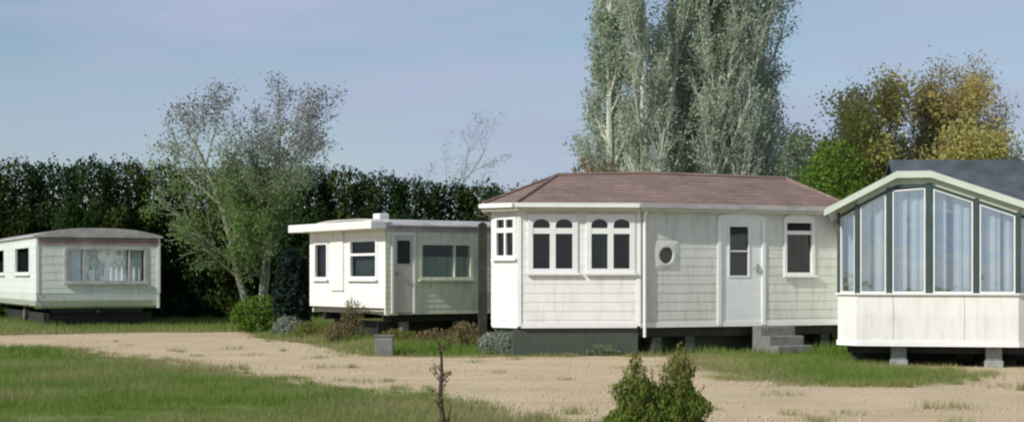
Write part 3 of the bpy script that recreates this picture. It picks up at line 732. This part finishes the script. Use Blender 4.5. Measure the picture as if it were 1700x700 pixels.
# ---- left caravan
L0 = (wx(60, 43), 43.); hd = R(26); c, s = math.cos(hd), math.sin(hd)
L1 = (L0[0] + c * 3.40, L0[1] + s * 3.40); LB = (L0[0] - s * 8.5, L0[1] + c * 8.5)
root = empty('caravan', (L0[0], L0[1] + 2, 0), 'pale weathered caravan with curved roof, wide end window and shadowed underside by the conifers', 'caravan', 'caravans on the park')
T1, T2 = Fac(L0, L1), Fac(LB, L0)
zb, zt = wz(512, 43), wz(391, 43)
wE = hole(T1, 108, 243, 411, 469)
def lowtuck(F, mb, w):               # lower skin curving under
    mb.m = F.M; pr = [(0, zb + .42), (.03, zb + .22), (.14, zb + .06), (.34, zb)]
    vs = [(0, y, z) for y, z in pr] + [(w, y, z) for y, z in pr]
    mb.add(vs, [(i, i + 1, i + 5, i + 4) for i in range(3)])
b_ = MB(); wall(b_, T1, 0, T1.w, zb + .42, zt, [wE], lap=.22); b_.build('end_wall', M['oldwhite'], root)
wS1 = (T2.u(26), T2.u(50), zb + .95, zt - .25); wS2 = (T2.u(-22), T2.u(8), zb + .95, zt - .25)
b_ = MB(); wall(b_, T2, 0, T2.w - .002, zb + .42, zt, [wS1, wS2], lap=.22); b_.build('side_wall', M['oldwhite'], root)
b_ = MB(); lowtuck(T1, b_, T1.w); b_.build('lower_panel', M['oldwhite'], root)
b_ = MB(); lowtuck(T2, b_, T2.w); b_.build('lower_panel', M['oldwhite'], root)
R3 = (L1[0] - s * 8.5, L1[1] + c * 8.5); Fr = Fac(L1, R3); Fk = Fac(R3, LB)
b_ = MB(); wall(b_, Fr, .002, Fr.w, zb, zt); wall(b_, Fk, 0, Fk.w, zb, zt); b_.build('rear_wall', M['oldwhite'], root)
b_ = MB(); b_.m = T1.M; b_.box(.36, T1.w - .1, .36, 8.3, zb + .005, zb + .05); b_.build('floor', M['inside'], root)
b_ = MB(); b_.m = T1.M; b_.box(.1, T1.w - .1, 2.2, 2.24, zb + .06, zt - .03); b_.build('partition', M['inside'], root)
ww = wE[1] - wE[0]
window(root, T1, wE, curm=M['curtain'], vb=[(wE[0] + ww * .22, wE[0] + ww * .22 + .04), (wE[0] + ww * .78, wE[0] + ww * .78 + .04)], fw=.06, fm=M['oldgrey'], gm=M['clearglass'],
       cur=[(wE[0] + .1, wE[0] + ww * .2, wE[2], wE[3]), (wE[0] + ww * .25, wE[0] + ww * .76, wE[2] + .03, wE[3] - .05), (wE[0] + ww * .82, wE[1] - .1, wE[2], wE[3])])
window(root, T2, wS1, fw=.06, cur=[(wS1[0], wS1[1], wS1[2], wS1[3])], curm=M['mauve']); window(root, T2, wS2, fw=.06, cur=[(wS2[0], wS2[1], wS2[2], wS2[2] + .4)], curm=M['sage'])
q = MB(); q.m = T1.M; q.box(.05, T1.w - .05, -.03, -.002, wE[3] + .07, zt - .03); q.build('roof_band', M['pinkband'], root)
for ua, ub in ((0, .07), (T1.w - .07, T1.w + .012)): q = MB(); q.m = T1.M; q.box(ua, ub, -.024, -.001, zb + .42, zt); q.build('corner_trim', M['upvc'], root)
r_ = MB(); r_.m = T1.M; prof = []
k = 17
for i in range(k):
    v = i / (k - 1); prof.append((-.08 + v * (T1.w + .16), zt + .01 + .22 * (1 - abs(2 * v - 1) ** 2.6)))
vs = [(x, -.08, z) for x, z in prof] + [(x, 8.6, z) for x, z in prof] + [(x, -.08, zt - .03) for x, z in prof] + [(x, 8.6, zt - .03) for x, z in prof]
fs = []
for i in range(k - 1):
    fs += [(i, i + 1, i + 1 + k, i + k), (i + 2 * k, i + 3 * k, i + 1 + 3 * k, i + 1 + 2 * k), (i, i + 2 * k, i + 1 + 2 * k, i + 1), (i + k, i + 1 + k, i + 1 + 3 * k, i + 3 * k)]
fs += [(0, k, 3 * k, 2 * k), (k - 1, 3 * k - 1, 4 * k - 1, 2 * k - 1)]
r_.add(vs, fs); r_.build('roof', M['oldgrey'], root)
q = MB(); q.m = T1.M; q.box(.9, .98, .4, 8, zb - .14, zb - .001); q.box(2.7, 2.78, .4, 8, zb - .14, zb - .001); q.box(.5, 3.0, .36, .42, zb - .13, zb - .001)
q.tube([(T1.w / 2, .36, zb - .06), (T1.w / 2, -.0, zb - .1)], .04, 6); q.build('chassis', M['chassis'], root)
q = MB(); q.m = T1.M; q.box(.3, T1.w - .1, .6, .63, -.02, zb - .145); q.m = T2.M; q.box(.3, 8.0, .4, .43, -.02, zb - .145); q.build('skirt', M['chassis'], root)  # dark sheets added underneath, their colour standing for the shadow there
wp = T1.M @ Vector((.42, 4.2, 0)); wheel(root, wp.x, wp.y, .28, hd)

# ---- slate roofed outbuilding behind the glazed gable
M['slate'] = mat('slate_roof', (.09, .11, .125), .8, .25, 2.5, bump=.4)
x0, x1, yb = wx(1490, 36), wx(1490, 36) + 8.5, 34.4
root = empty('outbuilding', ((x0 + x1) / 2, yb + 1.6, 0), 'low outbuilding with dark blue grey slate roof showing behind the glazed gable', 'outbuilding')
b_ = MB(); b_.box(x0, x1, yb, yb + .12, 0, 2.6); b_.box(x0, x1, yb + 3.1, yb + 3.22, 0, 2.6)
for xa in (x0, x1 - .12): b_.m = Matrix.Translation((xa, 0, 0)) @ Matrix.Rotation(R(90), 4, 'Z'); b_.prism([(yb + .121, 0), (yb + 3.099, 0), (yb + 3.099, 2.6), (yb + 1.61, 3.98), (yb + .121, 2.6)], -.12, 0)
b_.build('wall', M['concrete'], root)
b_ = MB(); b_.m = Matrix.Translation((x0 - .2, 0, 0)) @ Matrix.Rotation(R(90), 4, 'Z')
b_.prism([(yb - .25, 2.42), (yb + 1.61, 4.02), (yb + 3.47, 2.42), (yb + 3.47, 2.50), (yb + 1.61, 4.10), (yb - .25, 2.50)], -(x1 - x0 + .4), 0); b_.build('roof', M['slate'], root)
b_ = MB(); b_.box(x0 + 1.2, x0 + 2.1, yb - .03, yb - .002, 0, 2.0); b_.build('door', M['darkwood'], root)

# ---- posts, box
def post(px, Y, top, wd, name, label, cat):
    b_ = MB(); x = wx(px, Y); b_.m = Matrix.Translation((x, Y, 0)) @ Matrix.Rotation(R(8), 4, 'Z'); z = wz(top, Y)
    b_.box(-wd, wd, -wd, wd, -.1, z)
    b_.add([(-wd, -wd, z + .001), (wd, -wd, z + .001), (wd, wd, z + .001), (-wd, wd, z + .001), (0, 0, z + .05)], [(0, 1, 4), (1, 2, 4), (2, 3, 4), (3, 0, 4), (3, 2, 1, 0)])
    o = b_.build(name, M['darkwood'], None, .006); tag(o, label, cat); return o
post(801, 28.9, 372, .075, 'timber_post', 'tall dark timber post, its upper part added for the dark gap between the cream caravan and the tiled mobile home', 'post')  # post carried up to stand in for the dark gap between the homes
b_ = MB(); p = gp(638, 590); b_.box(p[0] - .16, p[0] + .16, p[1] - .1, p[1] + .12, -.02, .34); b_.box(p[0] - .18, p[0] + .18, p[1] - .12, p[1] + .14, .342, .37)
o = b_.build('utility_box', M['concrete'], None, .015); tag(o, 'small grey utility box on the gravel edge before the cream caravan', 'utility box')

# ------------------------------------------------------------------ trees
# conifer belt behind the caravans: three crown shapes shared by sixteen trees
protos = []
for v in range(3):
    rnd = random.Random(40 + v)
    x, y = 0, 0
    root = empty('conifer', (0, 0, 0), 'x', 'tree', 'conifers in the dark belt behind the caravans')
    tb_ = MB(); tb_.tube([(0, 0, -.1), (0.03, 0, 2), (0, .03, 4.9)], [.16, .11, .02], 8); tb_.build('trunk', M['bark_brown'], root)
    prof_ = lambda z: (1.0 if z < .5 else 1 - (z - .5) ** 1.6 * 2.0) * (.85 + .15 * math.sin(z * 23)) if z < .97 else .12
    pts = shrub_pts(19000, 2.9, 2.6, 5.35, rnd, lambda z: max(.05, prof_(z)), .55)
    pts = [(a, b, cc + rnd.gauss(0, .1)) for a, b, cc in pts]
    tn = [.45 + .75 * math.sin(a * 3.3 + cc * 2.1 + v) * math.sin(b * 3 + cc * 1.3) for a, b, cc in pts]
    leaves('crown', pts, .135, M['lf_conifer'] if v < 2 else M['lf_conifer2'], root, v, .45, tn, droop=(0, 0, -.5))
    protos.append(root)
lbl = ['dark conifer at the left end of the belt, partly out of frame', 'dark conifer standing behind the left part of the left caravan', 'dark conifer rising behind the middle of the left caravan',
       'dark conifer rising over the right half of the left caravan roof', 'dark conifer at the right edge of the left caravan', 'dark conifer left of the forked tree trunks',
       'dark conifer behind the left stem of the forked tree', 'dark conifer directly behind the fork of the forked tree', 'dark conifer just right of the forked tree',
       'dark conifer behind the canopy end of the cream caravan', 'dark conifer behind the roof vent of the cream caravan', 'dark conifer behind the door of the cream caravan',
       'low conifer behind the wide side window of the cream caravan', 'low conifer beside the tall timber post', 'last low conifer meeting the left end of the tiled roof',
       'low conifer hidden mostly behind the tiled mobile home']
spots = [(-40, 262), (25, 262), (88, 266), (150, 260), (212, 262), (272, 268), (335, 274), (395, 270), (452, 268), (512, 270), (572, 276), (632, 284), (690, 293), (748, 300), (806, 302), (868, 310)]
rr = random.Random(3); used = set()
for i, (px, top) in enumerate(spots):
    v = (i * 2 + (i > 7)) % 3 if i < 9 else (2 if i % 3 else i % 2)
    pr = protos[v]
    Yt = 52 + rr.uniform(-.8, .8)
    if v in used:
        o = pr.copy(); S.collection.objects.link(o)
        for ch in list(pr.children):
            c_ = ch.copy(); S.collection.objects.link(c_); c_.parent = o
    else: o = pr; used.add(v)
    hgt = wz(top, Yt) / 5.35
    o.location = (wx(px, Yt), Yt, 0); o.scale = (1.05, 1, hgt); o.rotation_euler = (0, 0, rr.uniform(0, 6.28)); o['label'] = lbl[i]
for v in range(3):
    if v not in used:
        for ch in list(protos[v].children): bpy.data.objects.remove(ch)
        bpy.data.objects.remove(protos[v])

# forked spring tree
PV = dict(levels=4, seg=.45, wob=.06, up=[.0, .02, .02, .0, 0], n=[12, 8, 6, 4], start=[.25, .15, .1, .1], ang=[.7, .65, .6, .6], ratio=[.46, .52, .5, .5], leaf=2, leaflvl=3, spread=.12, taper=.25)
def vt(p): # greener low on the left, purple grey buds high on the right
    return np.clip((p[:, 2] - 3.2) / 2.2 + p[:, 0] * .10, 0, 1)
def vf(x, y, z, rnd): return rnd.random() < (.62 if z < 4.2 else .38)
tree('forked_tree', wx(424, 41), 41, [(-.05, 0, (-.38, .05, 1), 5.3, .11), (.14, 0, (.07, 0, 1), 5.5, .11), (.12, .1, (.16, .2, 1), 4.4, .05)], PV, M['bark_vtree'], M['lf_vtree'],
     'thinly leafed tree forking into a V near the ground between the two caravans', seed=23, lsize=.072, tintf=vt, filt=vf)

# tall poplars behind the tiled mobile home
PP = dict(levels=4, seg=.8, wob=.035, up=[.02, .16, .12, .08, .05], n=[26, 7, 5, 3], start=[.10, .12, .1, .1], ang=[.52, .45, .5, .5], ratio=[.215, .42, .5, .5], leaf=2, leaflvl=3, spread=.11, taper=.2)
pl = [(1022, 46.0, 9.8, [(-.25, 0, (-.03, 0, 1)), (.15, .1, (.0, 0, 1))], 'shorter leafy poplar at the left edge of the poplar group'),
      (1092, 45.5, 12.6, [(0, 0, (-.01, 0, 1)), (.2, 0, (.01, .03, 1))], 'poplar with pale stems, second from the left of the poplar group'),
      (1132, 47.2, 13.2, [(0, 0, (.0, 0, 1)), (.15, 0, (-.02, 0, 1))], 'poplar set slightly back, third from the left of the poplar group'),
      (1170, 46.0, 13.8, [(0, 0, (0.0, 0, 1)), (.3, 0, (.02, 0, 1))], 'tallest poplar, fourth from the left above the tiled roof'),
      (1212, 45.3, 13.6, [(0, 0, (0.01, 0, 1)), (-.2, 0, (-.01, 0, 1))], 'tall poplar with bright pale trunk, second from the right of the poplar group'),
      (1258, 46.6, 12.8, [(0, 0, (.01, 0, 1)), (.2, 0, (.02, 0, 1))], 'greyish poplar at the right edge of the poplar group')]
for i, (px, Y, h, sts, lb) in enumerate(pl):
    tree('poplar', wx(px, Y), Y, [(a, b, d, h * (1 - .08 * j), (.19 - .03 * j)) for j, (a, b, d) in enumerate(sts)], PP, M['bark_pale'], M['lf_poplar'], lb, group='poplars behind the tiled mobile home', seed=60 + i, lsize=.085, keep=.55)

# spreading olive tree and twiggy neighbour behind the right home
PO = dict(levels=4, seg=.6, wob=.08, up=[.0, .06, .05, .02, 0], n=[11, 7, 5, 4], start=[.2, .15, .1, .1], ang=[.7, .65, .6, .6], ratio=[.46, .52, .5, .5], leaf=3, leaflvl=3, spread=.24, taper=.25)
def ot(p): return np.clip(.15 + (p[:, 2] - 5.5) / 5 + p[:, 0] * .08, 0, 1)
tree('spreading_tree', wx(1415, 49), 49, [(0, 0, (-.06, 0, 1), 5.0, .14), (.1, 0, (.30, .1, 1), 5.0, .12), (-.1, 0, (-.5, 0, 1), 4.2, .10)], PO, M['bark_olive'], M['lf_olive'], 'low spreading olive tree behind the bright green bush', seed=5, lsize=.12, tintf=ot, keep=.72)
tree('spreading_tree', wx(1510, 50), 50, [(0, 0, (-.14, 0, 1), 6.4, .17), (.1, 0, (.16, .1, 1), 6.5, .14), (0, .1, (.02, .3, 1), 5.9, .12)], PO, M['bark_olive'], M['lf_olive'], 'taller spreading olive tree behind the peak of the glazed gable', seed=6, lsize=.12, tintf=ot, keep=.72)
tree('spreading_tree', wx(1460, 52), 52, [(0, 0, (-.1, 0, 1), 6.0, .13), (.1, 0, (.2, .1, 1), 6.2, .12)], PO, M['bark_olive'], M['lf_grey'], 'pale olive grey tree filling the gap between the two spreading olive trees', seed=15, lsize=.11, tintf=ot, keep=.72)
tree('spreading_tree', wx(1352, 50.5), 50.5, [(0, 0, (-.1, 0, 1), 3.9, .11), (.1, 0, (.25, .1, 1), 4.3, .11)], PO, M['bark_olive'], M['lf_olive'], 'smallest spreading olive tree, next to the right edge of the poplars', seed=17, lsize=.11, tintf=ot, keep=.72)
PG = dict(PO, n=[12, 7, 5, 4], up=[.02, .12, .08, .04, 0], leaf=2)
tree('spreading_tree', wx(1600, 51), 51, [(0, 0, (.03, 0, 1), 6.9, .17), (0, 0, (-.16, 0, 1), 6.4, .12), (.1, 0, (.08, .1, 1), 6.2, .12)], PG, M['bark_grey'], M['lf_grey'], 'brownish grey twiggy tree with rusty buds rising right of the glazed peak', seed=8, lsize=.10, keep=.75)

# faint far bare tree
PF = dict(levels=4, seg=1, wob=.09, up=[.0, .06, .05, 0, 0], n=[9, 6, 5, 4], start=[.3, .15, .1, .1], ang=[.6, .6, .6, .6], ratio=[.45, .5, .5, .5], leaf=1, leaflvl=4, spread=.1, taper=.25)
tree('distant_tree', wx(722, 110), 110, [(0, 0, (0, 0, 1), 11.5, .12)], PF, M['twig_haze'], M['lf_silver'], 'faint distant bare tree above the hedge tops in the middle', seed=4, lsize=.12, keep=.25)

# shrubs
def shrub(name, x, y, w, d, h, n, lm, size, label, cat='shrub', group=None, seed=1, fn=None, asp=.5, stems=5, z=0., shell=.4, droop=None, tints=None, lean=0):
    root = empty(name, (x, y, z), label, cat, group); rnd = random.Random(seed)
    pts = [(x + a + lean * cc, y + b, z + cc) for a, b, cc in shrub_pts(n, w, d, h, rnd, fn, shell)]
    mb = MB()
    for k in range(stems):
        a = rnd.uniform(0, 6.28); rad_ = rnd.uniform(.1, .38)
        mb.tube([(x, y, z - .03), (x + math.cos(a) * w * rad_ * .5, y + math.sin(a) * d * rad_ * .5, z + h * .4), (x + math.cos(a) * w * rad_ + lean * h * .8, y + math.sin(a) * d * rad_, z + h * rnd.uniform(.7, .95))], [.012 + h * .008, .008 + h * .004, .004], 5)
    mb.build('stems', M['bark_brown'], root)
    leaves('foliage', pts, size, lm, root, seed, asp, tints, droop=droop)
    return root
shrub('bush', wx(1385, 36), 36, 2.1, 1.6, wz(226, 36), 12000, M['lf_bright'], .10, 'bright green bush showing over the right end of the tiled roof', seed=3)
shrub('bush', wx(1325, 40), 40, 1.7, 1.6, wz(215, 40), 4500, M['lf_vtree'], .11, 'greyish green bush between the poplars and the bright green bush', seed=33)
shrub('bush', wx(985, 34.5), 34.5, 1.9, 1.2, wz(255, 34.5), 6500, M['lf_rust'], .09, 'rusty brown bush behind the left end of the tiled roof', seed=4)
shrub('bush', wx(895, 35), 35, 1.2, 1.0, wz(296, 35), 3500, M['lf_dry'], .09, 'low dark brown bush at the left corner of the tiled roof', seed=6)
colf = lambda z: (.95 - .25 * z) if z < .9 else .45
shrub('evergreen_bush', wx(484, 38.2), 38.2, .95, .9, wz(412, 38.2), 8000, M['lf_dark'], .10, 'almost black upright evergreen bush at the canopy end of the cream caravan', seed=7, fn=colf)
shrub('bush', wx(432, 40.2), 40.2, 1.5, .8, .95, 3500, M['lf_bright'], .08, 'green undergrowth bush around the foot of the forked tree', seed=8)
for i, (px, py, w, h, mt_, lb) in enumerate([
    (585, 566, .55, .95, 'lf_dry', 'brown twiggy plant standing before the canopy end windows'),
    (560, 569, .6, .45, 'lf_dry', 'low brown clump at the gravel edge left of the twiggy plant'),
    (478, 559, .7, .5, 'lf_silver', 'grey green clump at the foot of the black evergreen'),
    (512, 563, .7, .42, 'lf_fg', 'olive clump between the grey clump and the brown clumps'),
    (660, 573, .8, .35, 'lf_fg', 'low olive clump beneath the caravan door'),
    (720, 576, .8, .38, 'lf_dry', 'low brown clump beneath the wide caravan window'),
    (772, 580, .7, .55, 'lf_dry', 'brown clump at the foot of the timber post'),
    (815, 588, .5, .40, 'lf_silver', 'silver leaved clump at the left corner of the skirt'),
    (842, 589, .4, .50, 'lf_silver', 'taller silver leaved clump before the left corner windows'),
    (1000, 590, .6, .22, 'lf_vtree', 'low green clump against the grey green skirt')]):
    x, y = gp(px, py)
    shrub('garden_plant', x, y, w, .5, h, 1400, M[mt_], .055, lb, 'plant', 'plants in the strip before the caravans', 20 + i, asp=.3, stems=9, droop=(0, 0, .7))

# foreground: two-tipped shrub
x, y = wx(1092, 13.6), 13.6
root = empty('foreground_shrub', (x, y, 0), 'two tipped olive green shrub at the bottom of the view in front of the gravel', 'shrub')
rnd = random.Random(9); pts = []; tn = []; mb = MB()
for (dx, top, wd, nn) in ((-.19, .78, .58, 6500), (.19, .86, .60, 6500), (.02, .50, .98, 6500)):
    for a, b, cc in shrub_pts(nn, wd, .5, top, rnd, lambda z: max(.05, (1 - z) ** .8 * (1 + .22 * math.sin(z * 17 + dx * 9))), .2):
        pts.append((x + dx + a, y + b, cc)); tn.append(min(1, max(0, (cc - .42) / .5 + rnd.gauss(0, .15))))
    mb.tube([(x + dx * .5, y, -.05), (x + dx * .9, y, top * .5), (x + dx, y, top * .97)], [.018, .011, .003], 6)
    for k in range(26):
        a = rnd.uniform(0, 6.28); zz = rnd.uniform(.08, .85) * top; q = wd * .42 * (1 - zz / top) + .03
        mb.tube([(x + dx, y, zz), (x + dx + math.cos(a) * q, y + math.sin(a) * q, zz + q * .9)], [.004, .0015], 4)
for k in range(34):              # loose shoots that break the outline
    a = rnd.uniform(0, 6.28); dx = rnd.choice((-.19, .19, 0)); zz = rnd.uniform(.05, .42); q = .27 * (1 - zz / .9)
    p0 = Vector((x + dx + math.cos(a) * q * .7, y + math.sin(a) * q * .7, zz)); p1 = p0 + Vector((math.cos(a) * rnd.uniform(.03, .14), math.sin(a) * .08, rnd.uniform(.10, .24)))
    mb.tube([p0, p1], [.004, .0015], 4)
    for j in range(26):
        w_ = p0.lerp(p1, rnd.random()); pts.append((w_.x + rnd.gauss(0, .014), w_.y + rnd.gauss(0, .014), w_.z)); tn.append(rnd.uniform(.1, 1))
mb.build('stems', M['bark_brown'], root)
leaves('foliage', pts, .042, M['lf_fg'], root, 3, .35, tn, droop=(0, 0, .6))

# foreground sapling with side twigs and a few dry leaves
x, y = wx(731, 13.2), 13.2
root = empty('sapling', (x, y, 0), 'thin brown sapling with short side twigs at the bottom left of the gravel track', 'sapling')
mb = MB(); rnd = random.Random(11); lp = []
main = [(x + .012 * math.sin(k * 1.4) + (.03 - .035 * k / 7), y, -.05 + k * .128) for k in range(8)]
mb.tube(main, [.026, .024, .022, .020, .017, .014, .011, .007], 8)
mb.tube([(x + .07, y + .02, -.05), (x + .06, y + .02, .15), (x + .09, y + .02, .34)], [.011, .009, .004], 6)
for k in range(22):
    zz = rnd.uniform(.05, .82); a = rnd.uniform(0, 6.28); q = rnd.uniform(.05, .16)
    p0 = Vector((x, y, zz)); p1 = p0 + Vector((math.cos(a) * q, math.sin(a) * q, q * rnd.uniform(.3, 1)))
    mb.tube([p0, p0.lerp(p1, .5) + Vector((0, 0, .008)), p1], [.005, .004, .002], 4)
    for j in range(7): w_ = p0.lerp(p1, rnd.uniform(.3, 1)); lp.append((w_.x + rnd.gauss(0, .012), w_.y + rnd.gauss(0, .012), w_.z + rnd.gauss(0, .012)))
mb.build('stems', M['bark_brown'], root)
leaves('foliage', lp, .034, M['lf_dry'], root, 5, .5)

# far tree line on the right, standing apart
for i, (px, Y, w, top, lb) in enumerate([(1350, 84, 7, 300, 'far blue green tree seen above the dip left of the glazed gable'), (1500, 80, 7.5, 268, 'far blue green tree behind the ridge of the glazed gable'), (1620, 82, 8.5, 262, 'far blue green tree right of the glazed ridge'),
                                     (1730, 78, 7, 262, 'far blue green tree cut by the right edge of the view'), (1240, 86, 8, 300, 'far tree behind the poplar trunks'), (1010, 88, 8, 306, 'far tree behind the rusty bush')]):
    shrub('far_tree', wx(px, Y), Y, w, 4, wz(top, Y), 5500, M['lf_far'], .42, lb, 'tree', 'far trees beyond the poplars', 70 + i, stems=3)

# ------------------------------------------------------------------ grass
r = np.random.default_rng(8)
def blades(name, n, gen, h0, h1, wd, label, seed, material=None):
    r = np.random.default_rng(seed); x, y = gen(r, n); sd = sdist(x, y)
    k = (sd > -.12) | ((r.random(len(x)) < .02) & (sd > -1.2)); x, y, sd = x[k], y[k], sd[k]
    n = len(x); clump = vnoise(x, y, .45, 9) * .6 + vnoise(x, y, 2.2, 10) * .7
    h = (h0 + (h1 - h0) * r.random(n)) * (.35 + clump) * np.clip(.45 + sd * .9, .35, 1)
    a = r.uniform(0, 6.28, n); lx, ly = np.cos(a), np.sin(a); le = r.uniform(.1, .7, n) * h
    a2 = r.uniform(0, 6.28, n); w = wd * r.uniform(.6, 1.3, n)
    sx, sy = np.cos(a2) * w, np.sin(a2) * w
    z0 = np.full(n, -.03)
    co = np.stack([np.stack([x - sx, y - sy, z0], 1), np.stack([x + sx, y + sy, z0], 1), np.stack([x + lx * le, y + ly * le, h], 1)], 1)
    me = bpy.data.meshes.new(name); me.vertices.add(n * 3); me.vertices.foreach_set('co', co.ravel())
    me.loops.add(n * 3); me.loops.foreach_set('vertex_index', np.arange(n * 3)); me.polygons.add(n); me.polygons.foreach_set('loop_start', np.arange(n) * 3)
    me.update(calc_edges=True)
    at = me.attributes.new('tint', 'FLOAT', 'POINT')
    tv = np.clip((vnoise(x, y, 1.5, 12) - .35) * 1.4 + np.clip(.7 - sd * .55, 0, .7) + r.normal(0, .15, n), 0, 1)
    at.data.foreach_set('value', np.repeat(tv, 3).astype(np.float32)); me.materials.append(material or M['lf_grass'])
    o = bpy.data.objects.new(name, me); S.collection.objects.link(o); tag(o, label, 'grass', kind='stuff')
def gen_view(y0, y1):
    def g(r, n):
        y = y0 * (y1 / y0) ** r.random(n); x = r.uniform(-.37, .37, n) * y; return x, y
    return g
blades('grass', 330000, gen_view(12.5, 28), .05, .12, .006, 'patchy mown grass in the foreground and beside the gravel track', 1)
blades('grass', 170000, gen_view(28, 56), .08, .20, .012, 'rougher grass growing round the caravans and under the conifers', 2)

# loose stones and litter on the track
def pebbles(name, n, seed):
    r = np.random.default_rng(seed); y = 13 * (38 / 13.) ** r.random(n); x = r.uniform(-.37, .37, n) * y; sd = sdist(x, y)
    dens = np.clip(.15 + 1.3 * np.exp(-((sd + .25) / .35) ** 2) + .5 * (vnoise(x, y, 1.1, 21) > .62), 0, 1)
    k = (sd < .25) & (r.random(n) < dens); x, y = x[k], y[k]; n = len(x)
    sz = .007 + .017 * r.random(n) ** 3; base = np.array([(1, 0, 0), (0, 1, 0), (-1, 0, 0), (0, -1, 0), (0, 0, .7), (0, 0, -.5)], float)
    co = base[None] * sz[:, None, None] * r.uniform(.6, 1.4, (n, 6, 1)); a = r.uniform(0, 6.28, n); c, s_ = np.cos(a)[:, None], np.sin(a)[:, None]
    X = co[..., 0] * c - co[..., 1] * s_ + x[:, None]; Yc = co[..., 0] * s_ + co[..., 1] * c + y[:, None]; Zc = co[..., 2] + .008
    co = np.stack([X, Yc, Zc], -1); tri = np.array([(0, 1, 4), (1, 2, 4), (2, 3, 4), (3, 0, 4), (1, 0, 5), (2, 1, 5), (3, 2, 5), (0, 3, 5)])
    f = (tri[None] + (np.arange(n) * 6)[:, None, None]).reshape(-1)
    me = bpy.data.meshes.new(name); me.vertices.add(n * 6); me.vertices.foreach_set('co', co.ravel()); me.loops.add(len(f)); me.loops.foreach_set('vertex_index', f)
    me.polygons.add(len(f) // 3); me.polygons.foreach_set('loop_start', np.arange(len(f) // 3) * 3); me.update(calc_edges=True)
    at = me.attributes.new('tint', 'FLOAT', 'POINT'); at.data.foreach_set('value', np.repeat(r.random(n), 6).astype(np.float32))
    me.materials.append(mat('stone', (.44, .36, .25), .9, 0, 20, col2=(.34, .28, .19), tint=(.54, .46, .35)))
    o = bpy.data.objects.new(name, me); S.collection.objects.link(o); tag(o, 'loose pale stones scattered over the gravel track', 'gravel', kind='stuff')
pebbles('gravel', 36000, 4)
# ragged weeds along and in the track
def gen_weeds(r, n):
    m_ = 420; cy = 13 * (36 / 13.) ** r.random(m_ * 14); cx = r.uniform(-.37, .37, m_ * 14) * cy; sd = sdist(cx, cy); k = (sd < .25) & (sd > -.45) | ((sd < -.4) & (r.random(len(sd)) < .035)); cx, cy = cx[k][:m_], cy[k][:m_]
    i = r.integers(0, len(cx), n); q = r.uniform(.04, .16, len(cx))[i]
    return cx[i] + r.normal(0, 1, n) * q, cy[i] + r.normal(0, 1, n) * q
def weeds(name, n):
    global sdist
    keep_ = sdist; sdist = lambda x, y: np.full(np.shape(x), .35)
    try: blades(name, n, lambda r, n: _w, .05, .13, .006, 'ragged weed tufts along the edge of the gravel track', 6)
    finally: sdist = keep_
_w = gen_weeds(np.random.default_rng(3), 30000)
weeds('weeds', 30000)
